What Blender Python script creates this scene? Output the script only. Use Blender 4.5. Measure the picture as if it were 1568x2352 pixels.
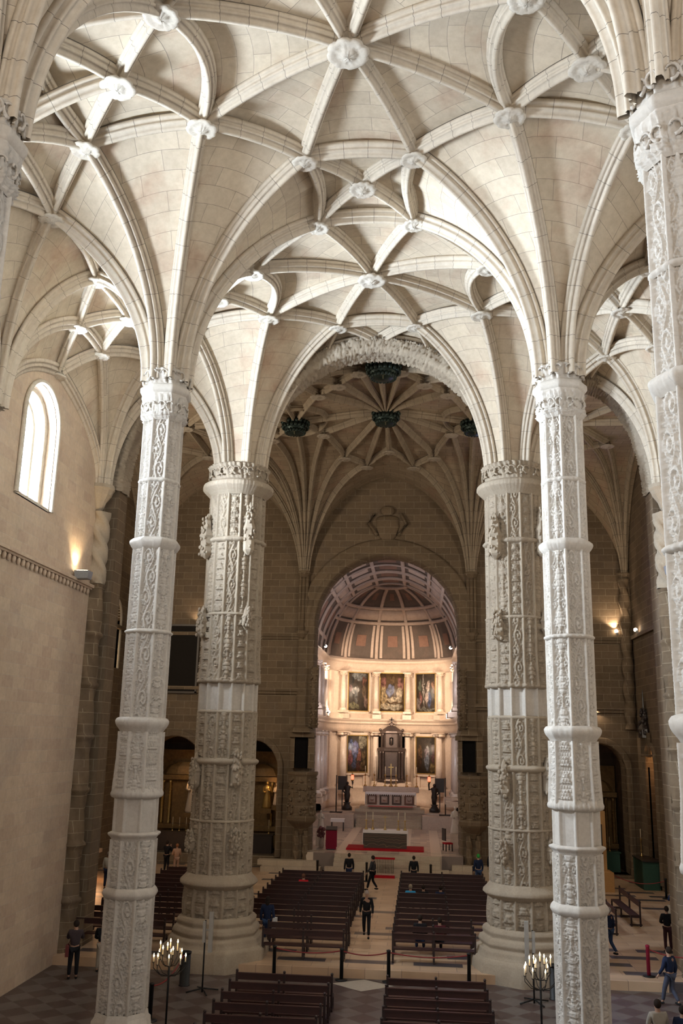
import bpy, math, random
import numpy as np
from mathutils import Vector, Matrix
PI = math.pi
sin, cos = math.sin, math.cos
for o in list(bpy.data.objects):
    bpy.data.objects.remove(o)
SC = bpy.context.scene
COL = SC.collection

# ------------------------------------------------------------------ camera
FPX, PITCH, YAW, ROLL, EYE = 2090.884, .242, .089, .022, 8.28
fw = Vector((-sin(YAW)*cos(PITCH), cos(YAW)*cos(PITCH), sin(PITCH)))
r0_ = Vector((cos(YAW), sin(YAW), 0)); u0_ = r0_.cross(fw)
rt = cos(ROLL)*r0_ + sin(ROLL)*u0_; up = -sin(ROLL)*r0_ + cos(ROLL)*u0_
cd = bpy.data.cameras.new('camera'); cam = bpy.data.objects.new('camera', cd); COL.objects.link(cam)
cd.sensor_fit = 'VERTICAL'; cd.sensor_height = 24; cd.lens = FPX*24/2352
cd.clip_start = .05; cd.clip_end = 300
M = Matrix((rt, up, -fw)).transposed().to_4x4(); M.translation = (0, 0, EYE); cam.matrix_world = M
SC.camera = cam

# ------------------------------------------------------------------ world, exposure, daylight
SC.view_settings.view_transform = 'Standard'; SC.view_settings.look = 'None'
SC.view_settings.gamma = 1; SC.view_settings.use_curve_mapping = False
SC.view_settings.exposure = -0.14
w = bpy.data.worlds.new('world'); SC.world = w; w.use_nodes = True
bg = w.node_tree.nodes['Background']; bg.inputs[0].default_value = (.95, .93, .9, 1); bg.inputs[1].default_value = .3

def area(name, loc, target, sx, sy, power, col, spread=180):
    l = bpy.data.lights.new(name, 'AREA'); l.shape = 'RECTANGLE'; l.size = sx; l.size_y = sy
    l.energy = power; l.color = col; l.spread = math.radians(spread)
    o = bpy.data.objects.new(name, l); COL.objects.link(o); o.location = loc
    o.rotation_euler = (Vector(target)-Vector(loc)).to_track_quat('-Z', 'Y').to_euler()
    return o
def spot(name, loc, target, power, col, ang, blend=.5, size=.05):
    l = bpy.data.lights.new(name, 'SPOT'); l.energy = power; l.color = col; l.spot_size = math.radians(ang)
    l.spot_blend = blend; l.shadow_soft_size = size
    o = bpy.data.objects.new(name, l); COL.objects.link(o); o.location = loc
    o.rotation_euler = (Vector(target)-Vector(loc)).to_track_quat('-Z', 'Y').to_euler()
    return o
def point(name, loc, power, col, size=.05):
    l = bpy.data.lights.new(name, 'POINT'); l.energy = power; l.color = col; l.shadow_soft_size = size
    o = bpy.data.objects.new(name, l); COL.objects.link(o); o.location = loc
    return o
DAY = (.80, .895, 1.0); WARM = (1, .66, .36)
# sky seen through the three aisle windows of the left wall
for yy, pw in ((29.4, 27000), (19.3, 18500), (8.5, 7000)):
    area('daylight_and_fill', (-14.95, yy, 17.4), (0, yy, 20.0), 3.0, 5.2, pw, DAY)
# great west window behind the gallery, an added fill lamp, and lamps for the made-up right aisle windows
area('daylight_and_fill', (-1.8, -15.2, 17), (-1.8, 30, 17), 7, 8, 1700, (.92, .95, 1))
area('daylight_and_fill', (-6, -11, 8), (-7, 24, 25), 6, 5, 2400, (1, .93, .82))  # unseen fill lamp added in the gallery to brighten the vault
for yy in (19.3, 8.5):
    area('daylight_and_fill', (11.3, yy, 17.6), (0, yy, 19), 3.0, 5.2, 1800, DAY)  # added lamps; the real right side has no windows
# high windows of the transept arms, hidden behind the nave walls
area('daylight_and_fill', (-19.0, 43.5, 17), (-5, 50, 18), 3, 6, 2300, (1, .88, .70))
area('daylight_and_fill', (13.3, 43, 17), (0, 50, 15), 3, 6, 1300, (1, .88, .70))
# chancel: side windows and warm lamps
area('daylight_and_fill', (-9.9, 68.5, 11), (-2, 74, 8), 2.5, 5, 2000, (.86, .88, 1))
area('daylight_and_fill', (4.9, 68.5, 11), (-2, 74, 8), 2.5, 5, 2000, (.86, .88, 1))

# ------------------------------------------------------------------ helpers
def link(o, parent=None):
    COL.objects.link(o)
    if parent: o.parent = parent
    return o
def mesh_np(name, V, Fq, mat, parent=None, uv=None, smooth=True):
    me = bpy.data.meshes.new(name)
    V = np.asarray(V, dtype=np.float32); Fq = np.asarray(Fq, dtype=np.int32)
    me.vertices.add(len(V)); me.vertices.foreach_set('co', V.ravel())
    k = Fq.shape[1]
    me.loops.add(Fq.size); me.loops.foreach_set('vertex_index', Fq.ravel())
    me.polygons.add(len(Fq)); me.polygons.foreach_set('loop_start', np.arange(0, Fq.size, k, dtype=np.int32))
    if uv is not None:
        l = me.uv_layers.new(name='UVMap'); l.data.foreach_set('uv', np.asarray(uv, dtype=np.float32)[Fq.ravel()].ravel())
    me.update(calc_edges=True); me.validate()
    if smooth: me.polygons.foreach_set('use_smooth', np.ones(len(Fq), dtype=bool))
    me.materials.append(mat)
    return link(bpy.data.objects.new(name, me), parent)
class MB:
    """collects simple solids into one mesh"""
    def __init__(s): s.v = []; s.f = []; s.uv = None; s.sm = []
    def add(s, v, f, sm=False):
        n = len(s.v); s.v += [tuple(p) for p in v]; s.f += [tuple(i+n for i in q) for q in f]; s.sm += [sm]*len(f)
    def box(s, c, d, rz=0, rx=0, taper=1.0):
        x, y, z = d[0]/2, d[1]/2, d[2]/2
        R = Matrix.Rotation(rz, 3, 'Z') @ Matrix.Rotation(rx, 3, 'X')
        vs = []
        for k in (-1, 1):
            t = taper if k > 0 else 1
            for i, j in ((-1, -1), (1, -1), (1, 1), (-1, 1)):
                vs.append(Vector(c)+R @ Vector((i*x*t, j*y*t, k*z)))
        s.add(vs, [(3, 2, 1, 0), (4, 5, 6, 7), (0, 1, 5, 4), (1, 2, 6, 5), (2, 3, 7, 6), (3, 0, 4, 7)])
    def lathe(s, c, prof, n=12, sm=True, ph=0.0, sx=1, sy=1):
        vs = []; fs = []
        for r, z in prof:
            for i in range(n):
                a = 2*PI*i/n+ph; vs.append((c[0]+r*cos(a)*sx, c[1]+r*sin(a)*sy, c[2]+z))
        for k in range(len(prof)-1):
            for i in range(n):
                j = (i+1) % n; fs.append((k*n+i, k*n+j, (k+1)*n+j, (k+1)*n+i))
        fs.append(tuple(range(n-1, -1, -1))); m = (len(prof)-1)*n; fs.append(tuple(m+i for i in range(n)))
        s.add(vs, fs, sm)
    def tube(s, pts, r, n=8, r2=None):
        pts = [Vector(p) for p in pts]; vs = []; fs = []; L = len(pts)
        for k, p in enumerate(pts):
            t = (pts[min(k+1, L-1)]-pts[max(k-1, 0)]).normalized()
            a = t.cross(Vector((0, 0, 1)) if abs(t.z) < .95 else Vector((1, 0, 0))).normalized(); b = t.cross(a)
            rr = r if r2 is None else r+(r2-r)*k/(L-1)
            for i in range(n):
                q = 2*PI*i/n; vs.append(p+a*rr*cos(q)+b*rr*sin(q))
        for k in range(L-1):
            for i in range(n):
                j = (i+1) % n; fs.append((k*n+i, (k+1)*n+i, (k+1)*n+j, k*n+j))
        fs.append(tuple(range(n))); fs.append(tuple((L-1)*n+i for i in range(n-1, -1, -1)))
        s.add(vs, fs, True)
    def ball(s, c, r, n=10, m=6, sc=(1, 1, 1)):
        vs = [(c[0], c[1], c[2]-r*sc[2])]; fs = []
        for k in range(1, m):
            a = -PI/2+PI*k/m
            for i in range(n):
                q = 2*PI*i/n; vs.append((c[0]+r*sc[0]*cos(a)*cos(q), c[1]+r*sc[1]*cos(a)*sin(q), c[2]+r*sc[2]*sin(a)))
        vs.append((c[0], c[1], c[2]+r*sc[2]))
        for i in range(n):
            j = (i+1) % n; fs.append((0, 1+j, 1+i))
            for k in range(m-2): fs.append((1+k*n+i, 1+k*n+j, 1+(k+1)*n+j, 1+(k+1)*n+i))
            fs.append((1+(m-2)*n+i, 1+(m-2)*n+j, len(vs)-1))
        s.add(vs, fs, True)
    def build(s, name, mat, parent=None, loc=None):
        me = bpy.data.meshes.new(name); vs = s.v
        if loc is not None: vs = [(a-loc[0], b-loc[1], c-loc[2]) for a, b, c in vs]
        me.from_pydata(vs, [], s.f); me.update()
        me.polygons.foreach_set('use_smooth', s.sm)
        if mat: me.materials.append(mat)
        o = link(bpy.data.objects.new(name, me), parent)
        if loc is not None: o.location = loc
        return o
def tag(o, label, cat, group=None):
    o['label'] = label; o['category'] = cat
    if group: o['group'] = group
    return o
def thing(name, label, cat, loc=(0, 0, 0), rz=0, group=None):
    o = link(bpy.data.objects.new(name, None)); o.location = loc; o.rotation_euler = (0, 0, rz); o.empty_display_size = .1
    return tag(o, label, cat, group)
def struct(o): o['kind'] = 'structure'; return o
def copy_tree(o, parent=None):
    c = o.copy(); COL.objects.link(c); c.parent = parent
    for ch in list(o.children): copy_tree(ch, c)
    return c

# ------------------------------------------------------------------ materials
def newmat(name):
    m = bpy.data.materials.new(name); m.use_nodes = True; nt = m.node_tree
    return m, nt, nt.nodes['Principled BSDF']
def N(nt, t, **k):
    n = nt.nodes.new(t)
    for a, b in k.items(): setattr(n, a, b)
    return n
def setin(n, **k):
    for a, b in k.items(): n.inputs[a.replace('_', ' ')].default_value = b
def rgba(c): return (c[0], c[1], c[2], 1)
def mix(nt, fac, a, b, bt='MIX'):
    n = N(nt, 'ShaderNodeMix', data_type='RGBA', blend_type=bt)
    for sock, v in ((n.inputs[0], fac), (n.inputs[6], a), (n.inputs[7], b)):
        if isinstance(v, (int, float)): sock.default_value = v
        elif isinstance(v, tuple): sock.default_value = rgba(v)
        else: nt.links.new(v, sock)
    return n.outputs[2]
def mth(nt, op, a, b=None, c=None):
    n = N(nt, 'ShaderNodeMath', operation=op)
    for i, v in enumerate((a, b, c)):
        if v is None: continue
        if isinstance(v, (int, float)): n.inputs[i].default_value = v
        else: nt.links.new(v, n.inputs[i])
    return n.outputs[0]
def ramp(nt, fac, stops):
    n = N(nt, 'ShaderNodeValToRGB'); e = n.color_ramp.elements
    e[0].position = stops[0][0]; e[0].color = rgba(stops[0][1]); e[1].position = stops[-1][0]; e[1].color = rgba(stops[-1][1])
    for p, c in stops[1:-1]:
        q = e.new(p); q.color = rgba(c)
    nt.links.new(fac, n.inputs[0]); return n.outputs[0]
def noise(nt, vec, scale, detail=4, rough=.55):
    n = N(nt, 'ShaderNodeTexNoise'); n.inputs['Scale'].default_value = scale; n.inputs['Detail'].default_value = detail
    n.inputs['Roughness'].default_value = rough; nt.links.new(vec, n.inputs['Vector']); return n.outputs[0]
def bump(nt, bs, h, strength, dist):
    b = N(nt, 'ShaderNodeBump'); b.inputs['Strength'].default_value = strength; b.inputs['Distance'].default_value = dist
    nt.links.new(h, b.inputs['Height']); nt.links.new(b.outputs[0], bs.inputs['Normal']); return b
def boxuv(nt):
    g = N(nt, 'ShaderNodeNewGeometry'); s = N(nt, 'ShaderNodeSeparateXYZ'); nt.links.new(g.outputs['Position'], s.inputs[0])
    n = N(nt, 'ShaderNodeSeparateXYZ'); nt.links.new(g.outputs['Normal'], n.inputs[0])
    k = mth(nt, 'GREATER_THAN', mth(nt, 'ABSOLUTE', n.outputs[0]), .6)
    u = mth(nt, 'ADD', mth(nt, 'MULTIPLY', s.outputs[1], k), mth(nt, 'MULTIPLY', s.outputs[0], mth(nt, 'SUBTRACT', 1, k)))
    c = N(nt, 'ShaderNodeCombineXYZ'); nt.links.new(u, c.inputs[0]); nt.links.new(s.outputs[2], c.inputs[1])
    return c.outputs[0], g.outputs['Position']
def stone(name, c1, c2, mortar, stain=(.35, .2, .12), bw=1.0, bh=.45, mort=.012, mode='box', stain_amt=.35, bstr=.5, mdark=1.0, rough=.85, fine=1.0):
    m, nt, bs = newmat(name)
    if mode == 'box': v, pos = boxuv(nt)
    elif mode == 'uv':
        t = N(nt, 'ShaderNodeTexCoord'); v = t.outputs['UV']; pos = N(nt, 'ShaderNodeNewGeometry').outputs['Position']
    else:
        pos = N(nt, 'ShaderNodeNewGeometry').outputs['Position']; v = pos
    b = N(nt, 'ShaderNodeTexBrick'); nt.links.new(v, b.inputs['Vector'])
    b.inputs['Color1'].default_value = rgba(c1); b.inputs['Color2'].default_value = rgba(c2); b.inputs['Mortar'].default_value = rgba(mortar)
    b.inputs['Scale'].default_value = 1; b.inputs['Mortar Size'].default_value = mort; b.inputs['Mortar Smooth'].default_value = .3
    b.inputs['Brick Width'].default_value = bw; b.inputs['Row Height'].default_value = bh; b.offset = .43; b.inputs['Bias'].default_value = -.1
    n1 = noise(nt, pos, .55, 5, .6); n2 = noise(nt, pos, 6*fine, 4, .6); n3 = noise(nt, pos, 1.7, 6, .7)
    f = ramp(nt, n1, [(.52, (0, 0, 0)), (.72, (1, 1, 1))])
    col = mix(nt, mth(nt, 'MULTIPLY', f, stain_amt), b.outputs['Color'], stain)
    col = mix(nt, .5, col, ramp(nt, n3, [(.3, (.72, .70, .68)), (.7, (1.0, 1.0, 1.0))]), 'MULTIPLY')
    col = mix(nt, .5, col, ramp(nt, n2, [(.3, (.75, .73, .7)), (.65, (1.0, 1.0, 1.0))]), 'MULTIPLY')
    nt.links.new(col, bs.inputs['Base Color']); bs.inputs['Roughness'].default_value = rough
    h = mth(nt, 'ADD', mth(nt, 'MULTIPLY', b.outputs['Fac'], -.6*mdark), mth(nt, 'MULTIPLY', n2, .4))
    bump(nt, bs, h, bstr, .03)
    return m
def plain(name, c, rough=.6, metal=0, var=.25, scale=8, bstr=.2, emis=None, es=0, alpha=None, spec=None):
    m, nt, bs = newmat(name); pos = N(nt, 'ShaderNodeTexCoord').outputs['Object']
    n = noise(nt, pos, scale, 4); d = tuple(x*(1-var) for x in c)
    nt.links.new(mix(nt, n, c, d), bs.inputs['Base Color']); bs.inputs['Roughness'].default_value = rough; bs.inputs['Metallic'].default_value = metal
    if rough > .7: bs.inputs['Specular IOR Level'].default_value = .15
    if bstr: bump(nt, bs, n, bstr, .01)
    if emis: bs.inputs['Emission Color'].default_value = rgba(emis); bs.inputs['Emission Strength'].default_value = es
    return m
CREAM = (.60, .53, .43)
M_web = stone('vault_web', (.67, .57, .43), (.57, .48, .365), (.30, .25, .20), (.44, .27, .18), 1.25, .55, .007, 'uv', .62, .35)
M_rib = stone('vault_rib', (.64, .555, .44), (.58, .50, .40), (.2, .17, .14), (.40, .34, .28), .75, 4.0, .008, 'uv', .25, .35)
M_wall = stone('nave_wall', (.62, .49, .36), (.52, .39, .29), (.55, .46, .37), (.42, .36, .30), .85, .40, .010, 'box', .4, .3, .4)
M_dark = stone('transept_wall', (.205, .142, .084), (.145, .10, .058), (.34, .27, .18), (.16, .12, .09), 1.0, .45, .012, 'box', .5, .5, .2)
M_col = stone('column_stone', (.62, .57, .50), (.57, .52, .455), (.5, .47, .43), (.46, .40, .32), 2.0, 1.1, .004, 'box', .35, .25, .6, fine=2)
M_carve = stone('carved_stone', (.44, .37, .28), (.39, .32, .24), (.45, .4, .33), (.30, .24, .18), 3.0, 2.0, .0, 'box', .5, .6, 0, fine=3)
M_boss = stone('boss_stone', (.66, .60, .51), (.62, .56, .47), (.5, .45, .4), bw=3, bh=2, mort=0, mode='pos', stain_amt=.2, bstr=.5, mdark=0, fine=3)
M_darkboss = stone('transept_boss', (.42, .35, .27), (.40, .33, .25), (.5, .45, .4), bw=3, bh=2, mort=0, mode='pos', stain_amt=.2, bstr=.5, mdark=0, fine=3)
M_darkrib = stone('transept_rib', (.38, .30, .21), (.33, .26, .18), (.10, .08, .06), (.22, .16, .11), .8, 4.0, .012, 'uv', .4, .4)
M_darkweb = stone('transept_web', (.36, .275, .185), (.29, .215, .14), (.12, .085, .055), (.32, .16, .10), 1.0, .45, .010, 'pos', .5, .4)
M_marble = stone('chancel_marble', (.66, .52, .42), (.60, .47, .38), (.5, .38, .3), (.48, .33, .26), 2.2, 1.4, .004, 'box', .5, .1, .3, .35)

# ------------------------------------------------------------------ walls with arched openings
def arch_wall(name, axis, a0, a1, pos, thick, z0, z1, ops, mat, parent=None, splay=0.0):
    br = {a0, a1}; n = 20
    for (c, hw, zb, zs, rise) in ops:
        for i in range(n+1): br.add(round(c-hw*cos(PI*i/n), 5))
    br = sorted(br); mb = MB()
    def P(a, d, z): return (a, pos+d, z) if axis == 'x' else (pos+d, a, z)
    def top(o, a): return o[3]+o[4]*math.sqrt(max(0, 1-((a-o[0])/o[1])**2))
    for a, b in zip(br[:-1], br[1:]):
        if b-a < 1e-4: continue
        m = (a+b)/2; op = [o for o in ops if abs(m-o[0]) < o[1]]
        segs = []
        if op:
            o = op[0]; ta, tb = top(o, a), top(o, b)
            segs.append((ta, tb, z1, z1))
            if o[2] > z0: segs.append((z0, z0, o[2], o[2])); mb.add([P(a, 0, o[2]), P(b, 0, o[2]), P(b, thick, o[2]), P(a, thick, o[2])], [(0, 1, 2, 3)])
            mb.add([P(a, 0, ta), P(b, 0, tb), P(b, thick, tb), P(a, thick, ta)], [(3, 2, 1, 0)], True)
        else: segs.append((z0, z0, z1, z1))
        for (la, lb, ha, hb) in segs:
            for d, fl in ((0, 0), (thick, 1)):
                q = [P(a, d, la), P(b, d, lb), P(b, d, hb), P(a, d, ha)]
                mb.add(q, [(0, 1, 2, 3)] if not fl else [(3, 2, 1, 0)])
    for o in ops:
        for e in (-1, 1):
            a = o[0]+e*o[1]; mb.add([P(a, 0, o[2]), P(a, thick, o[2]), P(a, thick, o[3]), P(a, 0, o[3])], [(0, 1, 2, 3)])
    for a in (a0, a1): mb.add([P(a, 0, z0), P(a, thick, z0), P(a, thick, z1), P(a, 0, z1)], [(0, 1, 2, 3)])
    return mb.build(name, mat, parent)
def archivolt(name, axis, c, hw, zs, rise, pos, prof, mat, zb=None, parent=None, carve=0.0, n=64, ring=0):
    """moulding swept round an arch; prof = closed loop of (outwards, depth)"""
    path = []
    if zb is not None:
        k = max(2, int((zs-zb)/.15))
        for i in range(k): path.append((-hw, zb+(zs-zb)*i/k, -1, 0))
    for i in range(n+1):
        t = PI-PI*i/n; nx, nz = cos(t)/hw, sin(t)/max(rise, .01); l = math.hypot(nx, nz)
        path.append((hw*cos(t), zs+rise*sin(t), nx/l, nz/l))
    if zb is not None:
        for i in range(k): path.append((hw, zs+(zb-zs)*(i+1)/k, 1, 0))
    rnd = random.Random(3); V = []; L = len(prof)
    for x, z, nx, nz in path:
        for j, (o, d) in enumerate(prof):
            oo = o + (carve*(rnd.random()-.5) if carve else 0); dd = d + (carve*(rnd.random()-.5) if carve else 0)
            px, pz = c+x+nx*oo, z+nz*oo
            V.append((px, pos+dd, pz) if axis == 'x' else (pos+dd, px, pz))
    F = [(i*L+j, i*L+(j+1) % L, (i+1)*L+(j+1) % L, (i+1)*L+j) for i in range(len(path)-1) for j in range(L)]
    o_ = mesh_np(name, V, F, mat, parent); return o_

XL, XR, XW0, XW1 = -7.81, 4.115, -13.33, 9.65
XM = (XL+XR)/2
Y0, Y1, Y2 = 13.6, 25.81, 36.9
YE, TX0, TX1 = 60.0, -19.2, 13.5          # east wall of the transept, its two end walls
PLX, PRX, PY = -7.65, 3.8, 36.6           # crossing pillars

# floors
def checker_floor():
    m, nt, bs = newmat('nave_floor'); pos = N(nt, 'ShaderNodeNewGeometry').outputs['Position']
    mp = N(nt, 'ShaderNodeMapping'); nt.links.new(pos, mp.inputs[0]); mp.inputs['Rotation'].default_value = (0, 0, PI/4); mp.inputs['Scale'].default_value = (1.35, 1.35, 0)
    mp.inputs['Location'].default_value = (.2, .1, .31)
    ck = N(nt, 'ShaderNodeTexChecker'); nt.links.new(mp.outputs[0], ck.inputs[0]); ck.inputs['Scale'].default_value = 1
    ck.inputs['Color1'].default_value = rgba((.12, .10, .09)); ck.inputs['Color2'].default_value = rgba((.065, .036, .031))
    n = noise(nt, pos, 1.2, 5); n2 = noise(nt, pos, 9, 4)
    c = mix(nt, .65, ck.outputs[0], ramp(nt, n, [(.3, (.55, .5, .48)), (.7, (1.1, 1.1, 1.1))]), 'MULTIPLY')
    nt.links.new(mix(nt, mth(nt, 'MULTIPLY', n2, .15), c, (.3, .27, .25)), bs.inputs['Base Color']); bs.inputs['Roughness'].default_value = .45
    return m
def slab_floor():
    m, nt, bs = newmat('crossing_floor'); pos = N(nt, 'ShaderNodeNewGeometry').outputs['Position']
    def br(w, h, mo, off, c1, c2, shift=(0, 0, 0)):
        mp = N(nt, 'ShaderNodeMapping'); nt.links.new(pos, mp.inputs[0]); mp.inputs['Location'].default_value = shift
        b = N(nt, 'ShaderNodeTexBrick'); nt.links.new(mp.outputs[0], b.inputs['Vector']); b.offset = off
        b.inputs['Scale'].default_value = 1; b.inputs['Brick Width'].default_value = w; b.inputs['Row Height'].default_value = h
        b.inputs['Mortar Size'].default_value = mo; b.inputs['Color1'].default_value = rgba(c1); b.inputs['Color2'].default_value = rgba(c2)
        b.inputs['Mortar'].default_value = rgba((.3, .22, .16)); b.inputs['Mortar Smooth'].default_value = 0; return b
    a = br(1.3, .62, .01, .5, (.64, .485, .33), (.54, .375, .235))
    d = br(2.5, 1.24, 0.36, .5, (0, 0, 0), (1, 1, 1), (.6, .31, 0))
    k = mth(nt, 'GREATER_THAN', N(nt, 'ShaderNodeSeparateColor').outputs[0], .5)
    sep = k.node.inputs[0].links[0].from_node; nt.links.new(d.outputs['Color'], sep.inputs[0])
    k = mth(nt, 'MULTIPLY', mth(nt, 'GREATER_THAN', sep.outputs[0], .55), mth(nt, 'LESS_THAN', d.outputs['Fac'], .5))
    c = mix(nt, k, a.outputs['Color'], (.09, .08, .085))
    n = noise(nt, pos, .8, 5)
    c = mix(nt, .6, c, ramp(nt, n, [(.3, (.7, .62, .58)), (.7, (1.05, 1.0, .98))]), 'MULTIPLY')
    nt.links.new(c, bs.inputs['Base Color']); bs.inputs['Roughness'].default_value = .38
    return m
M_floor = checker_floor(); M_slab = slab_floor()
b = MB(); b.box((-3, 11, -.1), (34, 50, .2)); struct(b.build('floor', M_floor))
# upper choir gallery on which the photograph was taken, and the west wall
b = MB(); b.box((-1.84, -6.7, 6.2), (22.9, 14.6, .6)); struct(b.build('floor', M_slab))
struct(arch_wall('wall_west', 'x', XW0-1.1, XW1+1.1, -14.6, .6, 0, 26, [(-1.84, 3.2, 13, 18, 3.2)], M_wall))
b = MB(); b.box((-1.84, -12.5, 26.3), (25, 4.5, .3)); struct(b.build('ceiling', M_wall))
b = MB(); b.box((-1.84, .45, 7.35), (22.9, .2, .12)); b.box((-1.84, .45, 6.55), (22.9, .22, .1))
for k in range(76): b.lathe((-13.0+k*.3, .45, 6.55), [(.05, 0), (.08, .2), (.04, .45), (.06, .75)], 8)
b.build('gallery_balustrade', M_col); struct(bpy.data.objects['gallery_balustrade']).name = 'trim_26'
b = MB(); b.box((-3, 47.6, .1), (33.5, 25, .4)); struct(b.build('floor', M_slab))
b = MB()
b.add([(-3.05, 34.3, .004), (-1.97, 33.45, .004), (-.9, 34.3, .004), (-1.97, 35.0, .004)], [(0, 1, 2, 3)])
M_pale = plain('pale_inlay', (.55, .48, .38), .5)
struct(b.build('trim_1', M_pale))

# nave and aisle walls
WINS = (29.4, 19.3, 8.5)
wl = struct(arch_wall('wall_left', 'y', -14, 35.5, XW0-1.1, 1.1, 0, 26, [(y, 1.35, 15.9, 18.8, 1.35) for y in WINS], M_wall))
wr = struct(arch_wall('wall_right', 'y', -14, 35.5, XW1, 1.1, 0, 26, [(y, 1.35, 15.9, 18.8, 1.35) for y in WINS[1:]], M_wall))  # window openings on this side are made up for the added lamps
M_sky = None
M_trim = stone('window_stone', (.66, .60, .5), (.62, .56, .46), (.5, .45, .38), bw=.6, bh=.6, mort=.004, fine=2)
M_glass, nt, bs = newmat('leaded_glass'); nt.nodes.remove(bs)
t1 = N(nt, 'ShaderNodeBsdfTransparent'); t1.inputs[0].default_value = (.93, .95, .97, 1); g1 = N(nt, 'ShaderNodeBsdfGlossy'); g1.inputs['Roughness'].default_value = .1
mx = N(nt, 'ShaderNodeMixShader'); mx.inputs[0].default_value = .06; nt.links.new(t1.outputs[0], mx.inputs[1]); nt.links.new(g1.outputs[0], mx.inputs[2])
nt.links.new(mx.outputs[0], nt.nodes['Material Output'].inputs['Surface'])
M_lead = plain('lead', (.12, .12, .13), .6)
RP = [(0, 0), (.10, 0), (.14, .06), (.10, .14), (.02, .14), (-.04, .06)]
def nave_window(i, side, y):
    X = XW0 if side < 0 else XW1; s = side
    prof = [(o, -s*d*-1 if s > 0 else d) for o, d in RP]
    w = struct(archivolt('window_%d' % i, 'y', y, 1.4, 18.8, 1.4, X, [(o, -s*d) for o, d in RP], M_trim, zb=15.9, n=28))
    # stepped and carved inner orders
    archivolt('jamb_order', 'y', y, 1.12, 18.75, 1.12, X, [(0, s*.35), (.2, s*.3), (.24, s*.62), (0, s*.68)], M_trim, zb=15.9, parent=w, carve=.03, n=28)
    archivolt('jamb_order', 'y', y, .92, 18.7, .92, X, [(0, s*.7), (.16, s*.66), (.2, s*.95), (0, s*1.0)], M_trim, zb=15.9, parent=w, n=28)
    b = MB(); b.box((X+s*.55, y, 15.93), (1.1, 2.7, .14)); b.build('window_sill', M_trim, w)
    b = MB()
    for k in range(-3, 4): b.box((X+s*.9, y+k*.27, 17.7), (.02, .02, 3.6))
    for k in range(9): b.box((X+s*.9, y, 16.1+k*.42), (.02, 1.9, .02))
    b.box((X+s*.9, y, 17.8), (.09, .12, 3.9)); b.build('glazing_bars', M_lead, w)
    b = MB(); b.box((X+s*.93, y, 18.0), (.01, 2.2, 4.2)); b.build('pane', M_glass, w)
for i, y in enumerate(WINS): nave_window(i+1, -1, y)
for i, y in enumerate(WINS[1:]): nave_window(i+4, 1, y)  # made-up windows in front of the added right-hand lamps
# string course with small corbels under the windows
def string_course(name, x, s, ya, yb, z):
    b = MB(); b.box((x+s*.09, (ya+yb)/2, z), (.22, yb-ya, .12)); b.box((x+s*.05, (ya+yb)/2, z-.09), (.14, yb-ya, .08)); o = struct(b.build(name, M_wall))
    b = MB(); y = ya+.2
    while y < yb: b.ball((x+s*.06, y, z-.24), .12, 7, 5, (.7, .8, 1.1)); y += .36
    b.build('corbel_row', M_wall, o); return o
string_course('trim_2', XW0, 1, -14, 35.5, 13.95)
string_course('trim_3', XW1, -1, -14, 35.5, 13.95)

# ------------------------------------------------------------------ nave vault
_h = [(-.2, .06), (-.2, -.04), (-.17, -.085), (-.135, -.07), (-.13, -.15), (-.155, -.19), (-.115, -.235), (-.07, -.21), (-.062, -.33), (-.04, -.385)]
RIBP = _h+[(-a, b_) for a, b_ in _h[::-1]]
def rib(pts, mat, parent, name='vault_rib', sc=1.0, prof=RIBP):
    P = np.array(pts, float); n = len(P)
    T = np.gradient(P, axis=0); T /= np.linalg.norm(T, axis=1)[:, None]
    pl = P[-1]-P[0]; pl[2] = 0; pl /= np.linalg.norm(pl)
    V = []; UV = []; L = 0
    for i in range(n):
        t = T[i]; h = np.array([t[0], t[1], 0.0]); hn = np.linalg.norm(h)
        d = h/hn if hn > .12 else pl
        s = np.array([d[1], -d[0], 0]); nrm = np.cross(s, t); nrm /= np.linalg.norm(nrm)   # upward / towards the web
        if i: L += np.linalg.norm(P[i]-P[i-1])
        for j, (a, b_) in enumerate(prof):
            V.append(P[i]+s*a*sc+nrm*b_*sc); UV.append((L, j*.02))
    k = len(prof); F = [(i*k+j, i*k+(j+1) % k, (i+1)*k+(j+1) % k, (i+1)*k+j) for i in range(n-1) for j in range(k)]
    return mesh_np(name, V, F, mat, parent, UV, smooth=False)
def lerp(a, b, t): return a+(b-a)*t
def colcurve(axis_pt, B, z0, r0, n=22, phm=66):
    A = np.array(axis_pt, float); B = np.array(B, float); d = B[:2]-A[:2]; D = np.linalg.norm(d); d = d/D
    out = []; pm = math.radians(phm)
    for i in range(n+1):
        f = pm*i/n; x = r0+(D-r0)*(1-cos(f))/(1-cos(pm)); z = z0+(B[2]-z0)*sin(f)/sin(pm)
        out.append((A[0]+d[0]*x, A[1]+d[1]*x, z))
    return np.array(out)
def arccurve(A, B, bul=.3, plan=(0, 0), n=10):
    A = np.array(A, float); B = np.array(B, float); out = []
    for i in range(n+1):
        t = i/n; k = 4*t*(1-t); p = lerp(A, B, t); p[2] += bul*k; p[0] += plan[0]*k; p[1] += plan[1]*k; out.append(p)
    return np.array(out)
def resamp(c, n):
    t = np.linspace(0, 1, len(c)); u = np.linspace(0, 1, n); return np.stack([np.interp(u, t, c[:, k]) for k in range(3)], 1)
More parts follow.
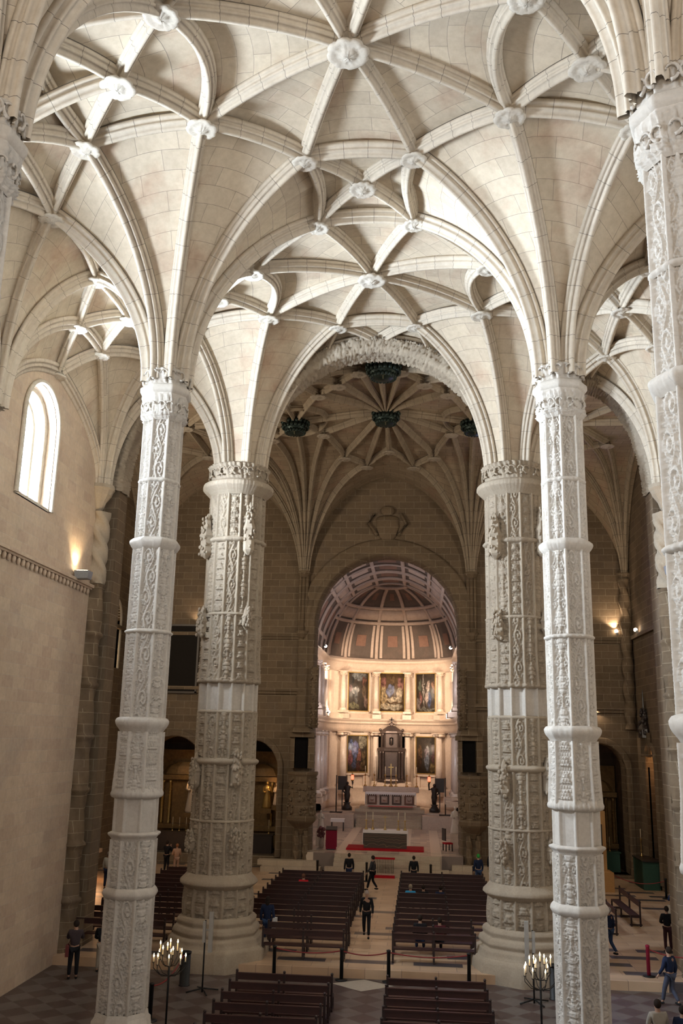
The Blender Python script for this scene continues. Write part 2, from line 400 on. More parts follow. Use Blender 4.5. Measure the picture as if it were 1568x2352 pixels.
class Vault:
    def __init__(s): s.n = {}; s.e = {}; s.V = []; s.F = []; s.U = []; s.norib = set()
    def curve(s, a, b):
        if (a, b) in s.e: return s.e[(a, b)]
        if (b, a) in s.e: return s.e[(b, a)][::-1]
        A, B = s.n[a], s.n[b]
        if a[0] == 'c' or b[0] == 'c':
            c, o = (a, b) if a[0] == 'c' else (b, a); z0, r0, phm = s.sp[c]
            cv = colcurve(s.n[c], s.n[o], z0, r0, phm=phm); s.e[(c, o)] = cv; return cv if c == a else cv[::-1]
        L = math.dist(A, B); cv = arccurve(A, B, .045*L); s.e[(a, b)] = cv; return cv
    def patch(s, a, b, c, ns=14, nt=7):
        AB = resamp(s.curve(a, b), ns+1); AC = resamp(s.curve(a, c), ns+1); BC = resamp(s.curve(b, c), nt+1)
        base = len(s.V); ln = np.cumsum(np.r_[0, np.linalg.norm(np.diff((AB+AC)/2, axis=0), axis=1)])
        for i in range(ns+1):
            sp = i/ns; W = np.linalg.norm(AB[i]-AC[i])
            for j in range(nt+1):
                th = j/nt; p = lerp(AB[i], AC[i], th)+sp*sp*(BC[j]-lerp(BC[0], BC[-1], th))
                p = p+np.array([0, 0, .22*W*sp*th*(1-th)])
                s.V.append(p); s.U.append((ln[i]*.999+0, (th-.5)*W+.3))
        for i in range(ns):
            for j in range(nt):
                q = base+i*(nt+1)+j; s.F.append((q, q+1, q+nt+2, q+nt+1))
    def build(s, name, web, ribm, bossm, parent=None, edges=None, bosses={}, ribsc=1.0):
        UV = [(u[1], u[0]) for u in s.U]
        o = struct(mesh_np(name, s.V, s.F, web, None, UV))
        for k, cv in s.e.items():
            if k in s.norib or (k[1], k[0]) in s.norib: continue
            rib(cv, ribm, o, sc=ribsc)
        for nd, (me, r) in bosses.items():
            b = bpy.data.objects.new('roof_boss', me); link(b, o); p = s.n[nd]; b.location = (p[0], p[1], p[2]-.30); b.scale = (r, r, r); b.rotation_euler = (0, 0, p[0]+p[1])
        return o
# carved bosses: a leafy rosette under a short neck
def boss_mesh(kind):
    V = []; F = []; n = 48; prof = [(.42, .12), (.40, -.02), (.62, -.10), (.95, -.16), (1.0, -.24), (.93, -.34), (.75, -.36), (.60, -.30), (.42, -.34), (.30, -.44), (.12, -.47), (.01, -.48)]
    rr = random.Random(kind)
    for k, (r, z) in enumerate(prof):
        for i in range(n):
            a = 2*PI*i/n; q = 1.0; dz = 0
            if k >= 2:
                pet = (8, 12, 10, 6)[kind]
                q = 1+.13*abs(cos(a*pet/2))**.6*(1 if k < 8 else .5)-.06*(kind == 2)*(k % 2)
                dz = -.06*abs(sin(a*pet/2+k*.7))+rr.uniform(-.03, .03)
            V.append((r*q*cos(a), r*q*sin(a), z+dz))
    for k in range(len(prof)-1):
        for i in range(n):
            j = (i+1) % n; F.append((k*n+i, (k+1)*n+i, (k+1)*n+j, k*n+j))
    o = mesh_np('roof_boss', V, F, M_boss); me = o.data; bpy.data.objects.remove(o); return me
BM = [boss_mesh(k) for k in range(4)]
def nave_bay(ya, yb, yc, ycw, first, last):
    """one bay of the hall vault, from transverse line ya to yb"""
    v = Vault(); n = v.n; v.sp = {}
    px = 1.64
    n['C'] = (XM, yc, 25.67)
    for t, y, sg in (('a', ya, 1), ('b', yb, -1)):
        n['T'+t] = (XM, y, 25.72 if not (t == 'b' and last) else 25.3)
        for sd, X, s in (('L', XL, -1), ('R', XR, 1)):
            k = sd+t
            n['c'+k] = (X, y, 18.7); v.sp['c'+k] = (18.7, .42, 64)
            if t == 'b' and last:
                n['c'+k] = (PLX if s < 0 else PRX, y-.0, 18.7); v.sp['c'+k] = (18.7, .75, 64)
            dy = 1.8 if not (t == 'b' and last) else 1.35
            n['P'+k] = (XM+s*px, y+sg*dy, 25.48)
            n['S'+k] = (XM+s*4.26, yc-sg*(2.05 if not last else 1.85), 25.12 if not last else 24.98)
            n['M'+sd] = (X, yc, 24.9)
            # aisle
            n['s'+k] = (X+s*1.6, yc-sg*2.05, 24.55)
            n['A'+sd] = (X+s*3.0, ycw, 23.45)
            n['p'+k] = (X+s*3.35, y+sg*1.95, 23.7)
            n['w'+sd] = (XW0 if s < 0 else XW1, ycw, 21.3)
            n['a'+k] = (X+s*4.4, ycw-sg*1.2, 22.6)
            n['cw'+k] = (XW0 if s < 0 else XW1, y if not (t == 'b' and last) else 35.65, 18.1); v.sp['cw'+k] = (18.1, .12, 70)
    big = 2.05
    for sd, s in (('L', -1), ('R', 1)):
        # curved longitudinal ribs
        v.e[('S'+sd+'a', 'S'+sd+'b')] = arccurve(n['S'+sd+'a'], n['S'+sd+'b'], .25, (-s*.55, 0))
        v.e[('s'+sd+'a', 's'+sd+'b')] = arccurve(n['s'+sd+'a'], n['s'+sd+'b'], .2, (s*.35, 0))
    for t in 'ab':
        for sd in 'LR':
            k = sd+t
            v.patch('c'+k, 'S'+k, 'P'+k); v.patch('C', 'S'+k, 'P'+k)
            v.patch('c'+k, 'S'+k, 's'+k); v.patch('M'+sd, 'S'+k, 's'+k)
            v.patch('c'+k, 's'+k, 'p'+k); v.patch('A'+sd, 's'+k, 'p'+k)
            v.patch('A'+sd, 'p'+k, 'a'+k); v.patch('cw'+k, 'p'+k, 'a'+k); v.patch('cw'+k, 'a'+k, 'w'+sd)
        v.patch('C', 'P'+'L'+t, 'P'+'R'+t)
        if not (t == 'b' and last):
            # half of the lozenge at the transverse line (shared with the next bay)
            T = 'T'+t
            v.patch(T, 'PL'+t, 'PR'+t)
            for sd in 'LR':
                y = n[T][1]; sg = 1 if t == 'a' else -1; s = -1 if sd == 'L' else 1
                n['Q'+sd+t] = (XM+s*(px-.22), y, 25.62); v.norib.add((T, 'Q'+sd+t)); n['cq'+sd+t] = n['c'+sd+t]; v.sp['cq'+sd+t] = v.sp['c'+sd+t]
                v.norib.add(('cq'+sd+t, 'Q'+sd+t))
                v.patch(T, 'P'+sd+t, 'Q'+sd+t); v.e[('c'+sd+t, 'Q'+sd+t)] = colcurve(n['c'+sd+t], n['Q'+sd+t], *v.sp['c'+sd+t][:2], phm=v.sp['c'+sd+t][2]); v.norib.add(('c'+sd+t, 'Q'+sd+t))
                v.patch('c'+sd+t, 'P'+sd+t, 'Q'+sd+t)
                n['q'+sd+t] = (n['p'+sd+t][0]-s*.2, y, 23.85); v.norib.add(('c'+sd+t, 'q'+sd+t)); v.norib.add(('cw'+sd+t, 'q'+sd+t))
                v.patch('c'+sd+t, 'p'+sd+t, 'q'+sd+t); v.patch('cw'+sd+t, 'p'+sd+t, 'q'+sd+t)
        else:
            T = 'T'+t
            for sd in 'LR':
                s = -1 if sd == 'L' else 1
                n['E'+sd] = (XM+s*2.25, n[T][1]-.02, 24.9)
                v.patch('P'+sd+t, T, 'E'+sd); v.patch('c'+sd+t, 'P'+sd+t, 'E'+sd)
                n['q'+sd] = (n['A'+sd][0], n[T][1], 23.5)
                v.patch('c'+sd+t, 'p'+sd+t, 'q'+sd); v.patch('cw'+sd+t, 'p'+sd+t, 'q'+sd)
            v.patch(T, 'PLb', 'PRb')
    for sd in 'LR':
        v.patch('C', 'S'+sd+'a', 'S'+sd+'b'); v.patch('M'+sd, 'S'+sd+'a', 'S'+sd+'b')
        v.patch('M'+sd, 's'+sd+'a', 's'+sd+'b'); v.patch('A'+sd, 's'+sd+'a', 's'+sd+'b')
        v.patch('A'+sd, 'a'+sd+'a', 'a'+sd+'b'); v.patch('w'+sd, 'a'+sd+'a', 'a'+sd+'b')
    for sd in 'LR': v.e[('M'+sd, 'A'+sd)] = arccurve(n['M'+sd], n['A'+sd], .2)
    bos = {'C': (BM[0], .5)}
    for nd in n:
        if nd[0] == 'c' or nd[0] in 'qQ': continue
        if nd == 'C': continue
        if nd[0] == 'T' and ((nd == 'Ta' and not first) or (nd == 'Tb' and last)): continue
        r = {'P': .36, 'S': .4, 'M': .42, 'T': .40, 's': .38, 'p': .36, 'A': .36, 'a': .33, 'w': .33, 'E': .26}[nd[0]]
        bos[nd] = (BM[len(bos) % 4], r)
    # half patches along a shared transverse line have no rib between their bosses across it
    o = v.build('ceiling', M_web, M_rib, None, bosses=bos)
    return o, n
bays = [nave_bay(-10.8, 1.4, -4.7, -4.7, True, False), nave_bay(1.4, Y0, 7.5, 7.5, False, False), nave_bay(Y0, Y1, 19.7, 19.7, False, False), nave_bay(Y1, Y2, 31.65, 30.3, False, True)]
# ribs that cross a transverse line from one bay to the next
for (o1, n1), (o2, n2) in zip(bays[:-1], bays[1:]):
    for sd, s in (('L', -1), ('R', 1)):
        rib(arccurve(n1['P'+sd+'b'], n2['P'+sd+'a'], .12, (-s*.22, 0)), M_rib, o1)
        rib(arccurve(n1['p'+sd+'b'], n2['p'+sd+'a'], .12, (-s*.2, 0)), M_rib, o1)

# ------------------------------------------------------------------ carved columns
def relief(t, z, kind, seed):
    """height of the carving, t across the panel (-1..1), z up in metres"""
    if kind == 0:      # candelabrum of stacked vases, leaves curling off to both sides
        a = np.abs(t); w_ = .10+.42*np.abs(np.sin(z*3.1+seed))**1.6+.14*(np.sin(z*9.4+seed*2) > .2)
        h = .85*(a < w_)+.35*(a < w_*.55)-.35*(a < w_)*(np.sin(z*36) > .55)
        zz = (z*1.9+seed) % 1.0; r = np.sqrt(((a-.62)*.8)**2+((zz-.5)*1.05)**2); an = np.arctan2(zz-.5, a-.62)
        h = np.maximum(h, .85*(np.cos(r*30-an) > .1)*(r < .30)); h = np.maximum(h, .5*((np.sin(a*12+z*21) > .45) & (a > w_+.08)))
    elif kind == 1:    # vine scroll
        c = .42*np.sin(z*5.2+seed); h = np.exp(-((t-c)/.13)**2)
        ph = np.floor((z*5.2+seed)/PI); zc = (ph+.5)*PI/5.2-seed/5.2; tc = np.where(ph % 2 == 0, -.30, .30)
        r = np.sqrt(((t-tc)*.9)**2+((z-zc)*2.6)**2); an = np.arctan2(z-zc, t-tc)
        h = np.maximum(h, .9*(np.cos(r*15-an) > .2)*(r < .62)*(r > .1)); h = np.maximum(h, (r < .14)*1.0)
        h = np.maximum(h, .55*((np.sin(t*15+z*11)*np.sin(z*33+t*4) > .25)))
    elif kind == 3:    # stacked small ornaments
        h = .9*(np.sin(z*15+seed) > -.2)*(np.abs(t) < .75-.35*np.abs(np.sin(z*7.5+seed/2)))+.5*(np.sin(t*16)*np.sin(z*34+seed) > .3)
    else: h = 0*t
    return h
def carved(name, c, z0, z1, rad, sides, mat, parent, kinds, amp=.06, bead=.04, beadw=.16, recess=.045, dz=.014, m=26, ph=0.0, noisea=.006, roundness=0.0, seed=1.0, gap=True):
    nz = max(3, int((z1-z0)/dz)); z = np.linspace(z0, z1, nz+1)
    nu = sides*m; u = np.arange(nu); si = u//m; t = ((u % m)+.5)/m*2-1
    a0 = 2*PI*si/sides+ph; a1 = 2*PI*(si+1)/sides+ph
    px = lerp(np.cos(a0), np.cos(a1), (t+1)/2); py = lerp(np.sin(a0), np.sin(a1), (t+1)/2)
    ap = np.hypot(px, py); px, py = px/ap, py/ap; ap = ap*(1-roundness)+roundness
    T, Z = np.meshgrid(t, z); SI = np.broadcast_to(si, T.shape); AP = np.broadcast_to(ap, T.shape)
    R = (rad(Z) if callable(rad) else rad)*AP
    e = 1-np.abs(T); D = np.where(e < beadw, bead*np.sqrt(np.clip(1-((e-beadw*.0)/beadw)**2, 0, 1)), 0)
    inn = e > beadw*1.25; tt = T/(1-beadw*1.35)
    H = np.zeros_like(T)
    for k in range(sides):
        kd = kinds[k % len(kinds)]
        if kd < 0: continue
        msk = (SI == k) & inn & (np.abs(tt) < .97); H = np.where(msk, relief(tt, Z, kd, seed+k*1.7), H)
    D = D+np.where(inn, -recess+amp*H, 0)
    rng = np.random.RandomState(int(seed*10) % 1000); D = D+noisea*(rng.rand(*T.shape)-.5)*np.where(H > 0, 2.5, 1)
    R = R+D
    V = np.stack([c[0]+R*px, c[1]+R*py, Z], -1).reshape(-1, 3)
    i, j = np.meshgrid(np.arange(nz), np.arange(nu), indexing='ij'); j2 = (j+1) % nu
    F = np.stack([i*nu+j, i*nu+j2, (i+1)*nu+j2, (i+1)*nu+j], -1).reshape(-1, 4)
    return mesh_np(name, V, F, mat, parent)
def polyring(name, c, prof, sides, mat, parent, ph=0.0, m=12, beads=0, bamp=0.0, lob=0, lamp=0.0, roundness=.0, nz=0, rough=0.0, seed=0):
    """turned moulding following a polygon; prof = (radius, z)"""
    rng = np.random.RandomState(seed); P = np.array(prof, float)
    if nz: tt = np.linspace(0, 1, len(P)); uu = np.linspace(0, 1, nz); P = np.stack([np.interp(uu, tt, P[:, k]) for k in range(2)], 1)
    nu = sides*m; u = np.arange(nu); si = u//m; t = (u % m)/m
    a0 = 2*PI*si/sides+ph; a1 = 2*PI*(si+1)/sides+ph
    px = lerp(np.cos(a0), np.cos(a1), t); py = lerp(np.sin(a0), np.sin(a1), t)
    ap = np.hypot(px, py); th = np.arctan2(py, px); px, py = px/ap, py/ap; ap = ap*(1-roundness)+roundness
    V = []
    for k, (r, z) in enumerate(P):
        f = k/(len(P)-1); R = r*ap
        env = math.sin(PI*f)
        if beads: R = R+bamp*env*np.abs(np.sin(th*beads/2))
        if lob: R = R+lamp*env*(np.abs(np.sin(th*lob/2+f*1.2))**.7)+lamp*.6*env*np.sin(th*lob*1.5+f*9)
        if rough: R = R+rough*env*(rng.rand(nu)-.5)
        V.append(np.stack([c[0]+R*px, c[1]+R*py, np.full(nu, z)], -1))
    K = len(V); V = np.concatenate(V)
    F = [(k*nu+i, k*nu+(i+1) % nu, (k+1)*nu+(i+1) % nu, (k+1)*nu+i) for k in range(K-1) for i in range(nu)]
    b = len(V); V = np.concatenate([V, [[c[0], c[1], P[0][1]], [c[0], c[1], P[-1][1]]]])
    F = np.array(F+[(b, (i+1) % nu, i, i) for i in range(0)], dtype=int)
    return mesh_np(name, V[:b], F, mat, parent)
def slim_column():
    t = thing('carved_column', '', 'column'); c = (0, 0); ph = PI/8+.12
    K = [0, 1]
    R = .62
    polyring('base', c, [(1.05, 0), (1.05, .35), (.98, .42), (1.0, .52), (.88, .60), (.90, .72), (.80, .80), (.78, 1.0), (.72, 1.05), (.70, 1.15), (.66, 1.2)], 8, M_col, t, ph)
    carved('shaft', c, 1.2, 4.0, lambda z: R+.03, 8, M_col, t, K, ph=ph, seed=2)
    polyring('shaft_ring', c, [(R, 3.93), (R+.07, 3.98), (R+.12, 4.08), (R+.09, 4.18), (R+.04, 4.24)], 8, M_col, t, ph, beads=48, bamp=.03, nz=12)
    carved('shaft', c, 4.2, 5.45, R, 8, M_col, t, K, ph=ph, seed=3)
    polyring('shaft_ring', c, [(R-.02, 5.4), (R+.02, 5.5), (R+.12, 5.58), (R+.10, 5.63), (R, 5.66)], 8, M_col, t, ph, nz=8)
    carved('plain_band', c, 5.62, 6.68, R-.015, 8, M_col, t, [-1], ph=ph, noisea=.002, dz=.05, recess=.035, bead=.02)
    polyring('lobed_hem', c, [(R-.03, 6.5), (R+.06, 6.56), (R+.08, 6.66), (R+.04, 6.8)], 8, M_col, t, ph, beads=32, bamp=.05, nz=9)
    carved('shaft', c, 6.7, 8.3, lambda z: R+.01+.05*np.clip((7.6-z)/.9, 0, 1), 8, M_col, t, [3, 0], amp=.05, ph=ph, seed=4)
    polyring('shaft_ring', c, [(R-.03, 8.26), (R+.02, 8.36), (R+.10, 8.46), (R+.14, 8.58), (R+.10, 8.66), (R, 8.70)], 8, M_col, t, ph, beads=64, bamp=.02, nz=12)
    carved('shaft', c, 8.68, 11.05, R, 8, M_col, t, K, ph=ph, seed=5)
    polyring('shaft_ring', c, [(R, 11.0), (R+.06, 11.04), (R+.06, 11.1), (R, 11.14)], 8, M_col, t, ph, beads=24, bamp=.04, nz=6)
    carved('shaft', c, 11.12, 13.5, R-.005, 8, M_col, t, K, ph=ph, seed=6)
    polyring('shaft_ring', c, [(R-.02, 13.44), (R+.05, 13.52), (R+.11, 13.64), (R+.11, 13.72), (R+.03, 13.8)], 8, M_col, t, ph, beads=56, bamp=.03, nz=10)
    carved('shaft', c, 13.78, 15.5, R-.03, 8, M_col, t, K, ph=ph, seed=7)
    polyring('shaft_ring', c, [(R-.03, 15.46), (R+.01, 15.5), (R+.01, 15.56), (R-.03, 15.6)], 8, M_col, t, ph, beads=24, bamp=.03, nz=6)
    carved('shaft', c, 15.58, 17.45, R-.035, 8, M_col, t, K, ph=ph, seed=8)
    polyring('necking', c, [(R-.04, 17.4), (R+.0, 17.46), (R+.05, 17.55), (R+.02, 17.7), (R+.02, 17.95), (R+.07, 18.15), (R+.09, 18.26)], 8, M_col, t, ph, lob=24, lamp=.06, nz=40, rough=.05)
    polyring('abacus', c, [(R+.0, 18.2), (R+.12, 18.25), (R+.17, 18.33), (R+.17, 18.46), (R+.10, 18.52), (R, 18.54)], 8, M_col, t, ph)
    polyring('capital', c, [(R-.02, 18.45), (R+.02, 18.55), (R-.04, 18.65), (R+.0, 18.85), (R+.07, 19.0), (R+.0, 19.06), (R-.2, 19.08)], 8, M_col, t, ph, lob=16, lamp=.05, nz=26, rough=.05, seed=3)
    for nm, z0_, r_, k_ in (('capital_scrolls', 18.62, R+.03, .17), ('necking_scrolls', 17.62, R+.0, .16)):
        b = MB()
        for i in range(16):
            a0 = 2*PI*i/16+ph; sg = 1 if i % 2 else -1; pts = []
            for q in range(15):
                f = q/14; an = f*4.6; rr_ = k_*(1-.62*f); da = sg*(rr_*math.sin(an)*.9)/r_; pts.append(((r_+.05+.05*f)*cos(a0+da), (r_+.05+.05*f)*sin(a0+da), z0_+.22-rr_*math.cos(an)))
            b.tube(pts, .035, 5, .02)
        b.build(nm, M_col, t)
    return t
colm = slim_column(); colm.location = (XL, Y1, 0)
colm['label'] = 'slender octagonal carved stone column on the left of the nave, its base just in view'
c2 = copy_tree(colm); c2.location = (XR, Y1, 0); c2.rotation_euler.z = .1; c2['label'] = 'slender octagonal carved stone column on the right of the nave, pale and fully lit'
c3 = copy_tree(colm); c3.location = (XR+.15, Y0, 0); c3.rotation_euler.z = .3; c3['label'] = 'nearest carved stone column, cut off by the right edge of the frame'
c4 = copy_tree(colm); c4.location = (XL, Y0, 0); c4.rotation_euler.z = -.2; c4['label'] = 'carved stone column whose capital only just shows at the left edge of the frame'

def big_pillar():
    t = thing('crossing_pillar', '', 'pillar'); c = (0, 0); S = 14; ph = .1; R = 1.14
    M = M_carve
    polyring('plinth', c, [(2.05, 0), (2.05, .62), (1.95, .74), (1.86, .78)], 8, M, t, PI/8)
    polyring('base', c, [(1.86, .76), (1.80, .86), (1.76, 1.0), (1.60, 1.06), (1.66, 1.2), (1.60, 1.34), (1.48, 1.40), (1.52, 1.56), (1.46, 1.66), (1.36, 1.72)], 8, M, t, PI/8, beads=90, bamp=.02, nz=40, roundness=.3)
    carved('shaft', c, 1.68, 2.75, lambda z: 1.26+.05*np.cos(z*3), S, M, t, [3], amp=.09, bead=.06, ph=ph, dz=.03, m=16, roundness=.4, recess=.06)
    polyring('shaft_ring', c, [(1.26, 2.66), (1.36, 2.74), (1.46, 2.84), (1.44, 2.94), (1.30, 3.08), (1.22, 3.2)], S, M, t, ph, beads=70, bamp=.03, nz=16, roundness=.5)
    kw = dict(ph=ph, dz=.024, m=18, roundness=.25, bead=.05, beadw=.2, recess=.05)
    carved('shaft', c, 3.1, 5.05, R+.05, S, M, t, [1, 3, 0], amp=.085, seed=11, **kw)
    polyring('shaft_ring', c, [(R+.02, 5.0), (R+.1, 5.04), (R+.12, 5.1), (R+.03, 5.14)], S, M, t, ph, nz=6)
    carved('shaft', c, 5.1, 7.2, R+.03, S, M, t, [0, 3, 1], amp=.085, seed=12, **kw)
    polyring('shaft_ring', c, [(R+.0, 7.1), (R+.12, 7.16), (R+.2, 7.24), (R+.18, 7.32), (R+.02, 7.4)], 8, M, t, ph, nz=8, roundness=.6)
    carved('shaft', c, 7.35, 9.1, R+.02, S, M, t, [1, 0, 3], amp=.085, seed=13, **kw)
    polyring('shaft_ring', c, [(R, 9.04), (R+.06, 9.1), (R+.06, 9.16), (R, 9.2)], S, M, t, ph, nz=6)
    carved('plain_band', c, 9.15, 10.35, R, S, M_col, t, [-1], ph=ph, dz=.06, m=14, bead=.05, beadw=.2, recess=.09, noisea=.002)
    polyring('lobed_hem', c, [(R-.02, 10.2), (R+.08, 10.26), (R+.08, 10.36), (R+.04, 10.45)], S, M, t, ph, beads=S*2, bamp=.07, nz=8)
    carved('shaft', c, 10.35, 12.9, lambda z: R+.02+.06*np.clip((11.3-z)/.9, 0, 1), S, M, t, [3, 1, 0, 3], amp=.1, seed=14, **kw)
    polyring('shaft_ring', c, [(R-.02, 12.84), (R+.06, 12.88), (R+.08, 12.95), (R, 13.0)], S, M, t, ph, nz=6, beads=50, bamp=.03)
    carved('shaft', c, 12.95, 15.9, R, S, M, t, [3, 1, 0], amp=.085, seed=15, **kw)
    polyring('shaft_ring', c, [(R-.02, 15.84), (R+.1, 15.9), (R+.12, 16.0), (R, 16.08)], S, M, t, ph, nz=8, beads=60, bamp=.03)
    carved('shaft', c, 16.0, 17.95, R-.01, S, M, t, [1, 3, 0], amp=.085, seed=16, **kw)
    polyring('abacus', c, [(R-.0, 17.85), (R+.08, 17.95), (R+.22, 18.1), (R+.31, 18.2), (R+.31, 18.36), (R+.2, 18.46), (R, 18.5)], S, M, t, ph, nz=22, beads=64, bamp=.04, roundness=.6)
    polyring('capital', c, [(R-.05, 18.45), (R-.02, 18.7), (R-.0, 18.95), (R+.1, 19.15), (R-.05, 19.24), (R-.3, 19.25)], S, M, t, ph, lob=26, lamp=.06, nz=26, rough=.08, roundness=.7)
    b = MB()
    for i in range(26):
        a0 = 2*PI*i/26; sg = 1 if i % 2 else -1; pts = []
        for q in range(13):
            f = q/12; an = f*4.6; rr_ = .2*(1-.6*f); da = sg*rr_*math.sin(an)/R; pts.append(((R+.1)*cos(a0+da), (R+.1)*sin(a0+da), 18.86-rr_*math.cos(an)))
        b.tube(pts, .045, 5, .025)
    b.build('capital_scrolls', M, t)
    # canopied niches hanging on the shaft
    for (a, z, s, hh) in ((-2.55, 15.2, 1, 1.9), (-.95, 15.3, .85, 2.2), (-2.5, 12.0, .8, 1.3), (-.9, 12.3, .7, 1.0), (-2.4, 6.2, .8, 1.4), (-1.0, 6.3, .8, 1.5), (-2.45, 3.9, .7, .9), (-.95, 3.9, .8, 1.0)):
        b = MB(); x, y = cos(a)*(R+.14), sin(a)*(R+.14); rr = random.Random(int(z*100))
        b.lathe((x, y, z), [(.05, 0), (.2*s, .12), (.26*s, .2), (.26*s, .45*hh), (.30*s, .5*hh), (.2*s, .62*hh), (.16*s, .8*hh), (.06*s, .95*hh), (.01, hh)], 6, False, a)
        for k in range(26):
            q = rr.uniform(a-1.3, a+1.3); hz = rr.uniform(.05, .9)*hh; r_ = .27*s*(1-.6*max(0, hz/hh-.45))
            b.ball((x+cos(q)*r_, y+sin(q)*r_, z+hz), .055, 6, 4, (1, 1, 1.4))
        b.build('niche_canopy', M, t)
    return t
pil = big_pillar(); pil.location = (PLX, PY, 0)
pil['label'] = 'massive carved stone crossing pillar left of the aisle, its upper left side sunlit'
p2 = copy_tree(pil); p2.location = (PRX, PY, 0); p2.rotation_euler.z = .25; p2['label'] = 'massive carved stone crossing pillar on the right, beside the slender pale column'

# ------------------------------------------------------------------ crossing arches
zA = 26.4
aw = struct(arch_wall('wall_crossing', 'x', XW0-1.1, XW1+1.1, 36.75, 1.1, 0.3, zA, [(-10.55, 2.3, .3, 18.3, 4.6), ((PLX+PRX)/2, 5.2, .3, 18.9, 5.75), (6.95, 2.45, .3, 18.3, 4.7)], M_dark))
for (c, hw, zs, rise, wd) in ((-10.55, 2.35, 18.3, 4.65, .45), ((PLX+PRX)/2, 5.25, 18.9, 5.8, .45), (6.95, 2.5, 18.3, 4.75, .45)):
    prof = [(-.12, .15), (-.16, .3), (-.12, .42), (-.16, .55), (-.12, .75), (-.16, .9), (-.1, 1.05), (0, 1.15), (0, -.06), (.04, -.14), (.12, -.10), (.2, -.18), (.34, -.12), (.44, -.2), (wd-.08, -.10), (wd, -.04), (wd, .02), (-.05, -.02), (-.06, .08)]
    prof = [(-.14, 1.1), (-.18, .98), (-.12, .86), (-.16, .7), (-.12, .55), (-.17, .4), (-.12, .25), (-.16, .1), (-.10, -.02), (-.02, -.08), (.06, -.16), (.16, -.10), (.24, -.2), (.36, -.14), (.46, -.22), (wd-.06, -.12), (wd, .0), (wd, .2), (0, .2), (0, 1.1)]
    struct(archivolt('trim_4', 'x', c, hw, zs, rise, 36.72, prof, M_carve, carve=.11, n=300))
b = MB()
for sx, X in ((1, XW0), (-1, XW1)):
    b2 = MB(); b2.lathe((X+sx*.05, 35.6, 17.0), [(.03, 0), (.22, .25), (.30, .5), (.5, .8), (.55, .95), (.62, 1.05), (.6, 1.2)], 12, False)
    tw = b2.build('corbel', M_carve)
    struct(tw); tw.name = 'trim_5'
    V = []; nn = 60; mm = 28
    for i in range(nn+1):
        z = 17.1-3.0*i/nn
        for j in range(mm):
            a = 2*PI*j/mm; r = .34+.06*sin(3*a+z*7)+.02*sin(a*9+z*21); V.append((X+sx*.15+r*cos(a), 35.75+r*sin(a), z))
    F = [(i*mm+j, i*mm+(j+1) % mm, (i+1)*mm+(j+1) % mm, (i+1)*mm+j) for i in range(nn) for j in range(mm)]
    mesh_np('twisted_shaft', V, F, M_carve, tw)
    # corner pier down to the floor
    V = []; nn = 160
    for i in range(nn+1):
        z = 14.1-13.9*i/nn
        for j in range(mm):
            a = 2*PI*j/mm; r = .42+.05*sin(4*a+z*3)+(.09 if (z*1.0) % 2.0 < .14 else 0); V.append((X+sx*.0+r*cos(a), 35.95+r*sin(a), z))
    F = [(i*mm+j, i*mm+(j+1) % mm, (i+1)*mm+(j+1) % mm, (i+1)*mm+j) for i in range(nn) for j in range(mm)]
    mesh_np('fluted_pier', V, F, M_dark, tw)

# ------------------------------------------------------------------ transept
ZT = 25.65
FANS = [(-18.9, 60, 7.2), (-7.75, 60, 6.6), (3.35, 60, 6.6), (13.3, 60, 7.0), (PLX, 37.6, 6.6), (PRX, 37.6, 6.6), (-13.6, 37.6, 5), (10.0, 37.6, 5), (-19.0, 37.6, 5), (13.3, 37.6, 5)]
def tz(x, y):
    z = ZT+.7*math.exp(-((x+1.95)**2+(y-48.8)**2)/20)
    for fx, fy, R in FANS:
        r = math.hypot(x-fx, y-fy); t = min(1, max(0, (r-.15)/R)); h = 18.9+(ZT-18.9)*(1-(1-t)**2.3)**.62 if r < R else 1e9
        if h < z: z = h
    return z
nx, ny = 150, 110; V = []
for j in range(ny+1):
    for i in range(nx+1):
        x = lerp(TX0, TX1, i/nx); y = lerp(37.5, YE, j/ny); V.append((x, y, tz(x, y)))
F = [(j*(nx+1)+i, j*(nx+1)+i+1, (j+1)*(nx+1)+i+1, (j+1)*(nx+1)+i) for j in range(ny) for i in range(nx)]
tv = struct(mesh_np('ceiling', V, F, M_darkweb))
CX, CY = -1.95, 48.8
TN = {}
def tn(k, x, y): TN[k] = (x, y)
tn('C', CX, CY)
TR = []
def seg(a, b): TR.append((a, b))
for m_ in (0,):
    offs = [(-1.0, -8.0), (-2.15, -6.3), (-3.35, -4.5), (-3.75, 2.2), (-2.8, 5.9), (-1.5, 7.6), (1.0, -8.0), (2.15, -6.3), (3.35, -4.5), (3.75, 2.2), (2.8, 5.9), (1.5, 7.6), (0, -7.2), (0, 5.2)]
    for i, (dx, dy) in enumerate(offs): tn('n%d' % i, CX+dx, CY+dy)
    tn('WL', -7.1, CY); tn('WR', 3.05, CY+.3); tn('NN', CX+.1, 40.9)
for i in range(14): seg('C', 'n%d' % i)
seg('C', 'WL'); seg('C', 'WR')
for a, b_ in ((0, 1), (1, 2), (3, 4), (4, 5), (6, 7), (7, 8), (9, 10), (10, 11), (0, 12), (6, 12), (5, 13), (11, 13)): seg('n%d' % a, 'n%d' % b_)
for k, (fx, fy, R) in enumerate(FANS): tn('f%d' % k, fx, fy)
tn('l1', -8.75, 51.2); tn('l2', -9.0, 46.3); tn('r1', 4.7, 51.4); tn('r2', 4.9, 46.4)
for n_ in ('n2', 'n3', 'l1', 'l2'): seg('WL', n_)
for n_ in ('n8', 'n9', 'r1', 'r2'): seg('WR', n_)
for n_ in ('WL', 'n3', 'n4', 'n5', 'l1'): seg('f1', n_)
for n_ in ('WR', 'n9', 'n10', 'n11', 'r1'): seg('f2', n_)
